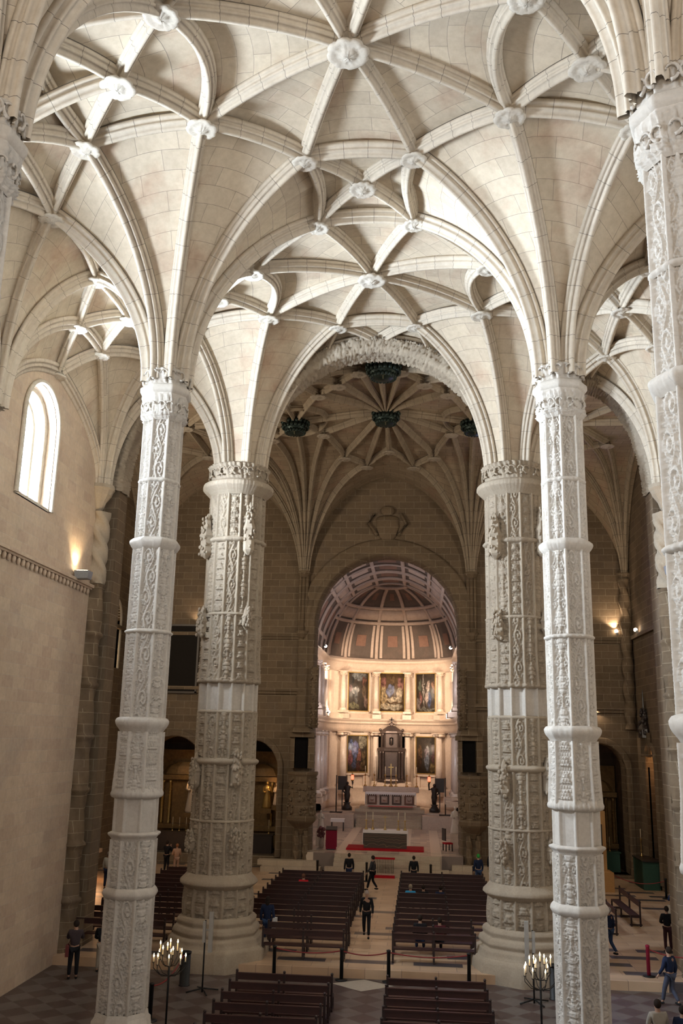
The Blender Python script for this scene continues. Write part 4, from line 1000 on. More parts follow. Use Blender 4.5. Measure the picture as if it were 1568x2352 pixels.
# tabernacle
M_silver = plain('dark_silver', (.16, .12, .11), .38, .7, .5, 10, .4)
x, y = AX, AY+AR-1.1
t = thing('silver_tabernacle', 'tall dark silver tabernacle with a small niche behind the high altar', 'tabernacle', (x, y, ZP))
b = MB(); b.box((0, 0, 1.0), (2.5, .9, 2.0)); b.build('plinth', M_marble, t)
b = MB(); b.lathe((0, 0, 2.0), [(1.2, 0), (1.25, .15), (1.1, .3), (1.1, 2.6), (1.25, 2.7), (1.28, 2.9), (1.05, 3.0)], 12, False, sy=.5); b.build('lower_stage', M_silver, t)
b = MB(); b.lathe((0, 0, 5.0), [(.95, 0), (.95, 1.15), (1.05, 1.25), (1.0, 1.4), (.7, 1.6), (.35, 1.85)], 12, False, sy=.5); b.build('upper_stage', M_silver, t)
b = MB(); b.lathe((0, 0, 6.8), [(.3, 0), (.12, .12), (.3, .22), (.1, .34), (.05, .4)], 10); b.box((0, 0, 7.35), (.12, .1, .5)); b.box((0, 0, 7.4), (.4, .1, .12)); b.build('finial', M_silver, t)
for s in (-1, 1):
    for dx in (.95, .7): b = MB(); b.lathe((s*dx, -.58, 2.3), [(.07, 0), (.09, .1), (.07, .2), (.07, 2.2), (.11, 2.35)], 10); b.build('colonnette', M_silver, t)
    b = MB(); b.lathe((s*.75, -.5, 5.05), [(.07, 0), (.06, 1.0), (.1, 1.15)], 10); b.build('colonnette', M_silver, t)
    b = MB(); b.ball((s*1.0, -.3, 6.5), .13); b.build('ball_ornament', M_silver, t)
b = MB(); b.box((0, -.62, 3.5), (.9, .1, 1.8)); b.box((0, -.66, 3.5), (.6, .06, 1.4)); b.build('door', M_silver, t)
M_black = plain('black_void', (.008, .007, .007), 1.0)  # flat black painted for the shade inside the niche and doorways
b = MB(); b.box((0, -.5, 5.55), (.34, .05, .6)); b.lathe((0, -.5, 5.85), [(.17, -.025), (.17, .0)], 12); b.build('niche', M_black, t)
b = MB(); b.lathe((0, -.46, 5.2), [(.12, 0), (.1, .5), (.05, .7)], 8); b.build('statuette', M_silver, t)
M_bk = M_black
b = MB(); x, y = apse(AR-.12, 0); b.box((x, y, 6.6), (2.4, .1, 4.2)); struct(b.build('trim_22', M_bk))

# high altar
M_cloth = plain('white_linen', (.80, .74, .72), .8, var=.1); M_rose = plain('rose_carpet', (.62, .16, .14), .8)
M_brass = plain('brass', (.65, .45, .18), .3, .9, .3, 20, .1); M_wax = plain('wax', (.85, .75, .55), .5, var=.1)
AXA, AYA = -2.4, 77.9
t = thing('high_altar', 'marble high altar with inlaid panels and a scalloped white cloth', 'altar', (AXA, AYA, ZP+.43))
b = MB(); b.box((0, .1, .5), (3.9, 1.0, 1.0)); b.box((0, .1, .05), (4.2, 1.3, .1)); b.build('body', M_marble, t)
for i, x in enumerate((-1.5, -.5, .5, 1.5)):
    b = MB(); b.box((x, -.42, .52), (.78, .06, .78)); p = b.build('inlay_panel', M_rmar if i in (0, 3) else M_coff, t)
    b = MB(); b.box((x, -.46, .52), (.5, .04, .5), 0); b.lathe((x, -.5, .52), [(.14, -.02), (.14, .02)], 12); b.ball((x, -.49, .52), .13, 10, 6, (1, .4, 1)); b.build('rosette', M_lrib, p)
b = MB(); b.box((0, .05, 1.05), (4.1, 1.15, .09)); b.box((-2.05, .05, .62), (.05, 1.15, .95)); b.box((2.05, .05, .62), (.05, 1.15, .95)); b.box((0, -.53, 1.0), (4.1, .03, .14))
for i in range(24): b.lathe((-1.98+i*.172, -.53, .82), [(.01, 0), (.08, .14)], 3, False, sy=.2)
b.build('altar_cloth', M_cloth, t)
b = MB(); b.box((0, .85, 1.25), (4.6, .45, .45))
for i in range(9): b.box((-1.9+i*.47, .6, 1.27), (.34, .05, .28))
b.build('gradine', M_marble, t)
b = MB(); b.box((AXA, AYA-.95, ZP+.46), (3.6, .7, .03)); tag(b.build('carpet_runner', M_rose), 'rose-red carpet strip on the top step before the high altar', 'carpet')
def candlestick(label, x, y, z, h, candle, group, r=.055):
    t = thing('candlestick', label, 'candlestick', (x, y, z), group=group)
    b = MB(); b.lathe((0, 0, 0), [(r*2.4, 0), (r*2.2, .06), (r*.8, .14), (r*.5, .25), (r*1.3, .32*h), (r*.5, .4*h), (r*.8, .6*h), (r*.4, .8*h), (r*1.5, h-.04), (r*1.5, h)], 12); b.build('stem', M_brass, t)
    b = MB(); b.lathe((0, 0, h), [(r*.55, 0), (r*.5, candle), (.01, candle+.04)], 10); b.build('candle', M_wax, t)
nm6 = ('first from the left, left of the tabernacle', 'second from the left, against the pale column', 'third from the left, just left of the cross', 'just right of the cross', 'second from the right, against the pale column', 'first from the right, right of the tabernacle')
for i, x in enumerate((-2.15, -1.4, -.5, .4, 1.3, 2.1)):
    candlestick('tall brass candlestick on the high altar, '+nm6[i], AXA+x, AYA+.85, ZP+1.91, .95, .62, 'candlesticks of the high altar')
t = thing('altar_cross', 'slim gold cross at the middle of the high altar', 'cross', (AXA-.02, AYA+.8, ZP+1.91))
b = MB(); b.lathe((0, 0, 0), [(.2, 0), (.08, .15), (.04, .3), (.08, .5), (.03, .7), (.03, 1.0)], 10); b.build('foot', M_brass, t)
b = MB(); b.box((0, 0, 1.4), (.07, .05, .85)); b.box((0, 0, 1.55), (.42, .05, .07)); b.build('cross', M_brass, t)
# lamp-bearing statues at either side
M_redg = plain('red_glass', (.8, .05, .03), .3, emis=(1, .08, .04), es=6)
M_darkw = plain('dark_wood_figure', (.035, .025, .022), .35)
for s, x, lab in ((-1, -6.0, 'dark carved figure holding up a red lamp, left of the high altar'), (1, 1.15, 'dark carved figure holding up a red lamp, right of the high altar')):
    t = thing('lamp_bearer_statue', lab, 'statue', (x, 78.3, ZP))
    b = MB(); b.lathe((0, 0, 0), [(.42, 0), (.42, .25), (.3, .35), (.22, .5), (.34, .6)], 12); b.build('pedestal', M_darkw, t)
    b = MB(); b.lathe((0, 0, .6), [(.16, 0), (.2, .3), (.26, .55), (.2, .85), (.27, 1.15), (.24, 1.3), (.08, 1.4)], 12, sy=.8); b.ball((0, 0, 2.12), .13, 10, 7)
    b.tube([(.22*-s, 0, 1.85), (.42*-s, -.05, 1.75), (.45*-s, -.08, 2.15), (.42*-s, -.1, 2.3)], .07, 8); b.tube([(.22*s, 0, 1.85), (.36*s, -.1, 1.5), (.15*s, -.2, 1.35)], .07, 8)
    b.tube([(-.08, 0, .62), (-.12, -.02, .9), (-.08, 0, 1.2)], .1, 8); b.build('body', M_darkw, t)
    b = MB(); b.lathe((.42*-s, -.1, 2.3), [(.1, 0), (.13, .06), (.1, .12)], 10); b.build('lamp_holder', M_brass, t)
    b = MB(); b.lathe((.42*-s, -.1, 2.78), [(.11, 0), (.03, .15), (.02, .3)], 10); b.build('lamp_cap', M_brass, t)
    b = MB(); b.lathe((.42*-s, -.1, 2.42), [(.09, 0), (.12, .15), (.1, .36)], 12); b.build('lamp_glass', M_redg, t)
    b = MB(); b.box((.45*s, .5, 2.1), (.75, .1, 1.1)); b.box((.45*s, .5, .8), (.08, .08, 1.6)); b.build('dark_panel', M_darkw, t)
# stands beside the statues
for x, lab in ((-6.75, 'thin dark processional stand on the left of the altar platform'), (2.0, 'thin dark processional stand on the right of the altar platform')):
    t = thing('processional_stand', lab, 'stand', (x, 76.6, ZF+1.0))
    b = MB(); b.tube([(0, 0, 0), (0, 0, 2.9)], .05, 8); b.build('pole', M_darkw, t)
    b = MB(); b.box((0, 0, .04), (1.1, .08, .08), .5); b.box((0, 0, .04), (1.1, .08, .08), -.5); b.build('foot', M_darkw, t)

# ------------------------------------------------------------------ sanctuary furniture
M_brocade, nt, bs = newmat('brocade'); tc = N(nt, 'ShaderNodeTexCoord').outputs['Object']
w1 = N(nt, 'ShaderNodeTexWave', wave_type='RINGS'); w1.inputs['Scale'].default_value = 1.6; w1.inputs['Distortion'].default_value = 4; w1.inputs['Detail'].default_value = 2; nt.links.new(tc, w1.inputs['Vector'])
nt.links.new(ramp(nt, w1.outputs['Fac'], [(.35, (.05, .035, .02)), (.5, (.22, .15, .07)), (.65, (.07, .04, .025))]), bs.inputs['Base Color'])
M_red = plain('red_cloth', (.45, .012, .02), .8, var=.2); M_lect = plain('crimson_cloth', (.30, .02, .05), .8)
b = MB(); b.box((-2.22, 61.9, ZF+.05), (4.9, 2.2, .1)); tag(b.build('red_carpet', M_red), 'bright red carpet platform under the front altar', 'carpet')
t = thing('front_altar', 'front altar with a white top cloth and brown patterned frontal on the red carpet', 'altar', (-2.22, 61.9, ZF+.1))
b = MB(); b.box((0, 0, .5), (2.7, .9, 1.0)); b.build('body', M_darkw, t)
b = MB(); b.box((0, -.47, .48), (2.74, .05, .96)); b.build('patterned_frontal', M_brocade, t)
b = MB(); b.box((0, 0, 1.04), (2.86, 1.05, .06)); b.box((0, -.53, .97), (2.86, .02, .14)); b.box((-1.43, 0, .6), (.03, 1.0, .85)); b.box((1.43, 0, .6), (.03, 1.0, .85)); b.build('altar_cloth', M_cloth, t)
for x, w_ in ((-1.25, 'leftmost'), (-.82, 'second from the left'), (.82, 'second from the right'), (1.25, 'rightmost')):
    candlestick('flared brass candlestick on the front altar, '+w_, -2.22+x, 61.8, ZF+1.17, .6, .45, 'candlesticks of the front altar', .05)
t = thing('altar_cross', 'small brass cross at the middle of the front altar', 'cross', (-2.25, 61.8, ZF+1.17))
b = MB(); b.lathe((0, 0, 0), [(.11, 0), (.06, .1), (.02, .25), (.02, .6)], 10); b.build('foot', M_brass, t)
b = MB(); b.box((0, 0, .72), (.04, .03, .4)); b.box((0, 0, .78), (.24, .03, .04)); b.build('cross', M_brass, t)
t = thing('lectern', 'lectern draped in crimson cloth at the left of the sanctuary', 'lectern', (-5.6, 60.7, ZF))
b = MB(); b.box((0, 0, .6), (.12, .12, 1.2)); b.box((0, 0, .03), (.5, .5, .06)); b.build('post', M_darkw, t)
b = MB(); b.box((0, -.03, 1.28), (.7, .5, .05), 0, .35); b.build('book_rest', M_darkw, t)
b = MB(); b.box((0, -.2, .62), (.66, .04, 1.2)); b.box((-.33, -.05, .7), (.03, .32, 1.05)); b.box((.33, -.05, .7), (.03, .32, 1.05)); b.build('crimson_drape', M_lect, t)
t = thing('flower_spray', 'loose dark flower spray beside the crimson lectern', 'flowers', (-6.3, 61.4, ZF)); rr = random.Random(4)
b = MB(); b.lathe((0, 0, 0), [(.12, 0), (.18, .3), (.1, .6), (.14, .66)], 10); b.build('vase', M_marble, t)
b = MB()
for k in range(40): b.ball((rr.gauss(0, .1), rr.gauss(0, .1), rr.uniform(.7, 1.25)), .1, 6, 4)
b.build('blooms', plain('dried_flowers', (.22, .09, .09), .8), t)
t = thing('side_table', 'small credence table with a white lace cloth below the altar steps', 'table', (-6.25, 72.6, ZF))
b = MB(); b.box((0, 0, .82), (1.0, .5, .05)); b.build('table_top', M_darkw, t)
for i in (-1, 1):
    for j in (-1, 1): b = MB(); b.box((i*.44, j*.2, .4), (.06, .06, .8)); b.build('leg', M_darkw, t)
b = MB(); b.box((0, 0, .87), (1.06, .56, .03)); b.box((0, -.28, .76), (1.06, .02, .22)); b.build('lace_cloth', M_cloth, t)
t = thing('sanctuary_chair', 'dark high-backed chair with red seat at the right of the sanctuary', 'chair', (1.75, 62.0, ZF), -1.2)
b = MB(); b.box((0, 0, .46), (.55, .5, .08)); b.build('seat', M_red, t)
b = MB(); b.box((0, -.25, 1.0), (.55, .06, .75)); b.build('backrest', M_darkw, t)
for i in (-1, 1):
    for j in (-1, 1): b = MB(); b.box((i*.24, j*.21, .21), (.06, .06, .42)); b.build('leg', M_darkw, t)
M_white = plain('white_marble', (.70, .60, .52), .5)
def figure_statue(name, label, x, y, z, h, mat, ped=.5, pm=None):
    t = thing(name, label, 'statue', (x, y, z)); k = (h-ped)/1.7
    b = MB(); b.box((0, 0, ped/2), (.6*k+.1, .6*k+.1, ped)); b.build('pedestal', pm or M_marble, t)
    b = MB(); b.lathe((0, 0, ped), [(.30*k, 0), (.32*k, .1*k), (.24*k, .6*k), (.19*k, .95*k), (.23*k, 1.2*k), (.21*k, 1.36*k), (.07*k, 1.46*k), (.06*k, 1.5*k)], 14, sy=.75)
    b.ball((0, -.01, ped+1.6*k), .105*k, 10, 8, (.9, 1, 1.2)); b.tube([(-.2*k, 0, ped+1.35*k), (-.27*k, -.08*k, ped+1.05*k), (-.08*k, -.22*k, ped+1.0*k)], .06*k, 8); b.tube([(.2*k, 0, ped+1.35*k), (.28*k, -.08*k, ped+1.05*k), (.1*k, -.22*k, ped+1.15*k)], .06*k, 8)
    b.ball((0, -.1*k, ped+1.6*k), .025*k, 6, 4); b.build('figure', mat, t); return t
figure_statue('marble_statue', 'white marble figure on a pedestal against the right chancel jamb', 2.3, 63.6, ZF, 2.6, M_white, .9)
figure_statue('marble_statue', 'pale marble figure against the left chancel jamb behind the lectern', -6.5, 62.6, ZF, 2.2, M_white, .9)
# rail with red cushions on the steps
t = thing('communion_rail', 'low iron rail with red cushions standing at the sanctuary steps', 'rail', (-2.14, 57.3, .3))
M_iron = plain('iron', (.02, .02, .02), .5, .5)
b = MB()
for i in range(13): b.tube([(-.56+i*.093, 0, .12), (-.56+i*.093, 0, 1.0)], .014, 6)
b.box((0, 0, .1), (1.2, .06, .04)); b.build('balusters', M_iron, t)
b = MB(); b.box((0, 0, 1.04), (1.3, .22, .09)); b.build('red_top_cushion', M_red, t)
b = MB(); b.box((0, -.2, .06), (1.3, .5, .12)); b.build('red_kneeler', M_red, t)

# pulpits on either side of the chancel arch
for s, x, lab in ((-1, -7.35, 'carved stone pulpit on the left of the chancel arch with a dark doorway above'), (1, 3.25, 'carved stone pulpit on the right of the chancel arch, in shade')):
    t = thing('stone_pulpit', lab, 'pulpit', (x, 59.2, .3)); rr = random.Random(9)
    b = MB(); b.lathe((0, 0, 2.1), [(.2, 0), (.4, .3), (.75, .6), (.95, .8), (.98, 1.0), (.9, 1.1), (.9, 3.4), (1.0, 3.55), (1.0, 3.7)], 8, False, PI/8)
    for k in range(70):
        a = -PI/2+rr.uniform(-1.4, 1.4); b.ball((.88*cos(a), .88*sin(a), 3.3+rr.uniform(0, 2.1)), rr.uniform(.06, .12), 6, 4)
    b.build('basket', M_dark, t)
    V = []; nn = 36; mm = 16
    b = MB(); b.lathe((0, 0, 0), [(.5, 0), (.5, .3), (.3, .45)], 8, False); b.build('base', M_dark, t)
    for dx in (-.28, .28):
        V = []
        for i in range(nn+1):
            z = .4+1.9*i/nn
            for j in range(mm): a = 2*PI*j/mm; r = .16+.04*sin(3*a+z*9); V.append((dx+r*cos(a), -.1+r*sin(a), z))
        mesh_np('twisted_column', V, [(i*mm+j, i*mm+(j+1) % mm, (i+1)*mm+(j+1) % mm, (i+1)*mm+j) for i in range(nn) for j in range(mm)], M_dark, t)
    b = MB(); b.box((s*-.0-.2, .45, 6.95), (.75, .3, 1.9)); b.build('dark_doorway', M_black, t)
    b = MB(); b.box((-.2, .4, 8.05), (1.7, .8, .3)); b.lathe((-.2, .4, 8.2), [(.8, 0), (.7, .25), (.5, .35)], 8, False); b.box((.45, .4, 7.0), (.4, .5, 2.0)); b.box((-.75, .4, 7.0), (.25, .4, 2.0)); b.build('canopy', M_dark, t)
    b = MB(); b.tube([(s*-.55, .3, 8.5), (s*-.55, .3, 12.3)], .26, 8)
    for k in range(60): b.ball((s*-.55+rr.uniform(-.25, .25), .1+rr.uniform(-.05, .1), 8.6+k*.064), .09, 6, 4)
    b.build('carved_shaft', M_dark, t)

# ------------------------------------------------------------------ side chapels
M_giltdk = plain('dark_gilding', (.26, .15, .05), .45, .4, .7, 6, .6)
M_polyw = plain('pale_robe', (.62, .50, .38), .7)
def chapel(k, cx, hw, z0, glow, spec):
    b = MB(); d = 2.4
    b.box((cx-hw-.1, YE+1.6+d/2, z0+4), (.2, d, 9)); b.box((cx+hw+.1, YE+1.6+d/2, z0+4), (.2, d, 9)); b.box((cx, YE+1.6+d, z0+4), (2*hw+.4, .2, 9)); b.box((cx, YE+1.6+d/2, z0+8.0), (2*hw+.4, d, .2)); b.box((cx, YE+1+d/2, z0-.1), (2*hw+.4, d+1.4, .2))
    struct(b.build('wall_chapel', M_dimstone))
    t = thing('chapel_retable', spec['ret'], 'altarpiece', (cx, YE+3.2, z0)); w_ = hw*.95
    b = MB(); b.box((0, .2, 3.2), (2*w_, .2, 6.2)); b.build('backboard', M_giltdk, t)
    for dx in (-.85, -.55, .55, .85):
        b = MB(); b.lathe((dx*w_, -.1, 1.5), [(.12, 0), (.09, .1), (.11, 1.2), (.08, 2.6), (.15, 2.8)], 10)
        for i in range(14): b.ball((dx*w_+.07*cos(i*1.1), -.1+.07*sin(i*1.1), 1.7+i*.18), .06, 6, 4)
        b.build('twisted_column', M_gold if glow else M_giltdk, t)
    b = MB(); b.box((0, 0, 1.35), (2*w_, .5, .3)); b.build('predella', M_giltdk, t)
    b = MB(); b.box((0, -.1, 4.5), (2*w_, .5, .3)); b.lathe((0, -.1, 4.7), [(w_*.9, 0), (w_*.7, .5), (w_*.3, .8)], 10, False, sy=.2); b.build('entablature', M_giltdk, t)
    t = thing('chapel_altar', spec['alt'], 'altar', (cx, YE+1.7, z0))
    b = MB(); b.box((0, 0, .55), (2*hw*.75, .8, 1.1)); b.box((0, 0, 1.13), (2*hw*.8, .9, .08)); b.build('altar_table', M_darkw if k != 2 else M_green, t)
    for i, dx in enumerate(spec.get('candles', ())):
        candlestick('thin white candle on a stick before the %s, %s' % (spec['who'], ('first', 'second', 'third', 'fourth', 'fifth')[i]+' from the left'), cx+dx, YE+1.5, z0+1.17, .35, .5, 'candles before the %s' % spec['who'], .03)
    return t
M_dimstone = stone('dim_chapel_stone', (.10, .07, .045), (.075, .052, .034), (.15, .12, .08), bw=1.0, bh=.45, mort=.01, mode='box', stain_amt=.5)  # dimness of the chapel interiors put into a darker stone colour
M_green = plain('green_frontal', (.03, .09, .06), .7)
chapel(0, -15.9, 1.8, .9, True, dict(ret='gilded altarpiece glowing warm in the far left chapel', alt='dark altar table of the far left chapel behind a row of thin candles', who='far left chapel altarpiece', candles=(-.2, .25, .7, 1.2, 1.6)))
figure_statue('robed_statue', 'lit statue in a wide pale robe in the far left chapel', -15.1, 62.3, 2.9, 2.7, M_polyw, .3, M_giltdk)
b = MB(); b.box((-14.55, 62.9, 4.9), (1.1, .1, 3.0)); struct(b.build('trim_23', M_gold))
chapel(1, -10.75, 1.65, .9, True, dict(ret='gilded altarpiece in the chapel just right of the left pillar', alt='dark altar table of the chapel right of the left pillar', who='inner left chapel altarpiece', candles=(1.0,)))
figure_statue('gilded_statue', 'small warmly lit statue just right of the left crossing pillar', -10.1, 62.4, 3.3, 2.0, M_gold, .3, M_giltdk)
figure_statue('gilded_statue', 'second small lit statue farther right in the same left chapel', -9.45, 62.5, 3.5, 1.7, M_polyw, .3, M_giltdk)
chapel(2, 11.2, 1.55, .5, False, dict(ret='dark columned altarpiece in the right chapel under an arch', alt='altar with a dark green frontal in the right chapel', who='right chapel altarpiece', candles=(.6,)))
point('chapel_lamp', (-15.0, 61.9, 5.6), 32, (1, .55, .22), .1); point('chapel_lamp', (-9.8, 61.9, 5.2), 16, (1, .55, .22), .1); point('chapel_lamp', (10.6, 61.7, 6.6), 5, (1, .6, .3), .1)
# niche in the right end wall
b = MB(); b.box((TX1+1.6, 56.6, 4), (.2, 2.6, 9)); b.box((TX1+1.0, 57.9, 4), (1.2, .2, 9)); b.box((TX1+1.0, 55.3, 4), (1.2, .2, 9)); b.box((TX1+1, 56.6, 8.6), (1.4, 2.6, .2)); struct(b.build('wall_chapel', M_dark))
t = thing('gothic_canopy', 'tall pointed gothic canopy over the niche on the right end wall', 'canopy', (TX1-.15, 57.3, 7.2)); rr = random.Random(2)
b = MB(); b.lathe((0, 0, 1.4), [(.75, 0), (.7, .5), (.45, .9), (.25, 1.3), (.14, 1.8), (.05, 2.7), (.01, 2.9)], 8, False, sx=.5)
for k in range(40): a = rr.uniform(0, 2*PI); z = rr.uniform(0, 1.6); r = .75-.3*z; b.ball((r*.5*cos(a), r*sin(a), 1.4+z), .09, 6, 4, (1, 1, 1.6))
b.build('spire', M_darkw, t)
b = MB()
for k in range(9): b.box((0, -.9+k*.22, 1.0), (.16, .07, 1.4))
b.box((0, 0, .4), (.3, 2.1, .12)); b.build('tracery', M_dark, t)
o = archivolt('niche_arch', 'y', 56.6, 1.0, 6.9, 1.2, TX1, [(0, .1), (0, -.12), (.12, -.18), (.26, -.08), (.26, .1)], M_dark, zb=.6, n=24); struct(o); o.name = 'trim_24'
b = MB(); b.box((TX1+1.4, 56.6, 5.6), (.1, 2.3, 4.6)); struct(b.build('trim_25', M_giltdk))
point('niche_lamp', (TX1+.5, 56.6, 7.2), 45, (1, .55, .25), .08)
figure_statue('robed_statue', 'statue in red and white in the niche of the right end wall', TX1+.75, 57.0, 1.7, 2.6, plain('red_white_robe', (.5, .3, .25), .7), .6, M_darkw)
t = thing('green_altar', 'dark green clothed altar block in front of the right niche', 'altar', (TX1-.55, 57.0, .3))
b = MB(); b.box((0, 0, .75), (.9, 2.4, 1.5)); b.build('frontal', M_green, t)
b = MB(); b.box((0, 0, 1.53), (1.0, 2.6, .06)); b.build('top_slab', M_darkw, t)
candlestick('tall brass candlestick on the green altar by the right niche', TX1-.6, 57.8, 1.86, 1.0, .5, 'right niche candlesticks', .05)
# left wall monument
t = thing('wall_monument', 'warmly lit stone wall monument low on the left transept wall', 'monument', (TX0+.25, 53.1, .3))
b = MB(); b.box((0, 0, .6), (.7, 3.0, 1.2)); b.box((.1, 0, 1.3), (.9, 3.3, .2)); b.build('chest', M_wall, t)
for dy in (-1.25, 1.25): b = MB(); b.box((.0, dy, 3.3), (.45, .4, 3.9)); b.build('pilaster', M_wall, t)
b = MB(); b.box((-.1, 0, 3.4), (.12, 2.2, 4.0)); b.build('back_panel', M_wall, t)
b = MB(); b.box((.05, 0, 5.4), (.6, 3.2, .35)); b.box((.0, 0, 6.3), (.5, 2.8, .25)); b.lathe((0, 0, 6.45), [(1.2, 0), (1.1, .5), (.6, 1.0), (.1, 1.2)], 12, sx=.2); b.build('cornice', M_wall, t)
b = MB(); rr = random.Random(8); b.ball((.15, 0, 2.4), .35, 10, 7, (.5, 1, 1.8)); b.ball((.15, 0, 3.3), .2)
for k in range(20): b.ball((0.05, rr.uniform(-1, 1), rr.uniform(7.3, 9.2)), rr.uniform(.1, .25), 7, 5, (.5, 1, 1))
b.build('relief_carving', M_wall, t)
point('monument_lamp', (TX0+1.5, 52.3, 1.6), 55, (1, .5, .22), .1)
t = thing('downpipe_cable', 'thin dark cable pole running up the left transept wall', 'cable', (TX0+.1, 55.0, .3))
b = MB(); b.tube([(0, 0, 0), (.02, 0, 7.2)], .05, 6); b.build('pole', M_iron, t)
b = MB(); b.lathe((0, 0, 0), [(.18, 0), (.16, .06), (.06, .1)], 10); b.build('foot', M_iron, t)

# lamps
M_fix = plain('lamp_housing', (.32, .33, .34), .45, .3); M_bulb = plain('lamp_face', (1, .9, .8), .3, emis=(1, .82, .6), es=30, var=0)
def uplight(label, x, y, z, s):
    t = thing('wall_uplight', label, 'lamp', (x, y, z)); b = MB(); b.box((0, 0, 0), (.5, .42, .3), 0, 0, 1.15); b.build('housing', M_fix, t)
    b = MB(); b.box((0, 0, .16), (.42, .34, .02)); b.build('lamp_face', M_bulb, t)
    b = MB(); b.box((-s*.28, 0, -.12), (.2, .12, .08)); b.build('bracket', M_iron, t)
uplight('grey uplight box fixed above the string course on the left nave wall', XW0+.38, 33.72, 14.12, 1)
uplight('grey uplight box by the right-hand corner pier at the right edge', XW1-.38, 33.9, 14.5, -1)
spot('uplight', (XW0+.3, 33.72, 14.35), (XW0-.15, 33.72, 16), 260, (1, .74, .42), 100, .8)
spot('uplight', (XW1-.3, 33.9, 14.75), (XW1+.1, 33.9, 16.5), 160, (1, .74, .42), 100, .8)
def floodlamp(label, x, y, z, tgt, pw, ang=70, col=(1, .78, .55)):
    t = thing('flood_lamp', label, 'lamp', (x, y, z)); d = (Vector(tgt)-Vector((x, y, z))).normalized()
    b = MB(); b.tube([(0, 0, -.02), d*.16], .06, 10, .09); b.build('housing', M_fix, t)
    b = MB(); b.ball(d*.24, .12, 10, 6); b.build('bulb', M_bulb, t)
    spot('flood', Vector((x, y, z))+d*.42, tgt, pw, col, ang, .6, .1)
floodlamp('bright floodlamp on the ledge at the foot of the twisted colonnette', 12.6, 59.85, 15.0, (11.2, 60, 20), 420, 100)
floodlamp('second small floodlamp on the ledge of the right end wall', 13.36, 57.6, 14.9, (11, 60, 19), 160, 90)
floodlamp('small spotlight just right of the pale column, above the right chapel', 10.9, 59.85, 10.62, (11.6, 60, 8.2), 220, 110)
floodlamp('floodlamp on the ledge left of the left crossing pillar', -14.45, 59.88, 14.98, (-15.6, 60, 19), 300, 100)
floodlamp('orange-glowing lamp on the left end of the chancel cornice', AX-5.0, 72, 15.3, (-2.5, 85, 10.5), 5200, 75)
floodlamp('orange-glowing lamp on the right end of the chancel cornice', AX+5.0, 72, 15.3, (-2.5, 85, 10.5), 5200, 75)
floodlamp('bright lamp on the left middle ledge of the chancel', AX-4.9, 74.6, 10.15, (-3.5, 84.4, 12.5), 2200, 80)
floodlamp('bright lamp on the right middle ledge of the chancel', AX+4.9, 74.6, 10.15, (-1.5, 84.4, 12.5), 1800, 80)

# ------------------------------------------------------------------ pews
M_wood = plain('dark_pew_wood', (.05, .015, .011), .45, var=.45, scale=5); M_woodd = plain('dark_pew_frame', (.03, .014, .012), .4)
def pew(L):
    t = thing('pew', '', 'bench')
    b = MB(); b.box((0, .24, .45), (L, .40, .045)); b.build('seat', M_wood, t)
    b = MB(); b.box((0, 0, .90), (L, .045, .17)); b.box((0, -.02, 1.0), (L, .09, .035)); b.build('backrest', M_wood, t)
    for x in (-L/2, 0, L/2):
        b = MB(); b.box((x, 0, .52), (.07, .07, 1.04)); b.ball((x, 0, 1.07), .045, 8, 5); b.box((x, .40, .22), (.07, .07, .44)); b.box((x, .2, .40), (.05, .4, .07)); b.box((x, .2, .07), (.06, .55, .06)); b.build('pew_end' if x else 'middle_support', M_woodd, t)
    return t
ORD = ['first', 'second', 'third', 'fourth', 'fifth', 'sixth', 'seventh', 'eighth', 'ninth', 'tenth', 'eleventh', 'twelfth', 'thirteenth', 'fourteenth']
pA = pew(3.0); pB = pew(4.3); usedp = {}
def put_pew(p, x, y, z, label, group, rz=0):
    o = copy_tree(p) if p.name in usedp else p; usedp[p.name] = 1
    o.location = (x, y, z); o.rotation_euler.z = rz; o['label'] = label; o['group'] = group
for i in range(6):
    put_pew(pA, -4.24, 30.95-1.12*i, 0, 'dark open-backed pew below the step, left of the central path, %s row from the step' % ORD[i], 'near left pews')
    put_pew(pA, .49, 31.05-1.12*i, 0, 'dark open-backed pew below the step, right of the central path, %s row from the step' % ORD[i], 'near right pews')
for i in range(13):
    yl, yr, yf = 51.4-1.27*i, 51.9-1.3*i, 52.4-1.3*i
    put_pew(pB if yl > 39.2 else pA, -5.15 if yl > 39.2 else -4.3, yl, .3, 'dark pew in the crossing block left of the path, %s row from the altar' % ORD[i], 'crossing pews, left block')
    put_pew(pB if yr > 39.2 else pA, 1.15 if yr > 39.2 else .5, yr, .3, 'dark pew in the crossing block right of the path, %s row from the altar' % ORD[i], 'crossing pews, right block')
    if i: put_pew(pB, -11.35 if yf > 39.2 else -11.85, yf, .3, 'reddish pew of the far left block beyond the column, %s row from the altar' % ORD[i-1], 'pews of the far left block')
put_pew(pB, 9.85, 47.2, .3, 'long pew standing sideways on the right, farther from the centre', 'sideways pews on the right', PI/2)
put_pew(pB, 8.35, 45.0, .3, 'long pew standing sideways on the right, half hidden by the pale column', 'sideways pews on the right', PI/2)

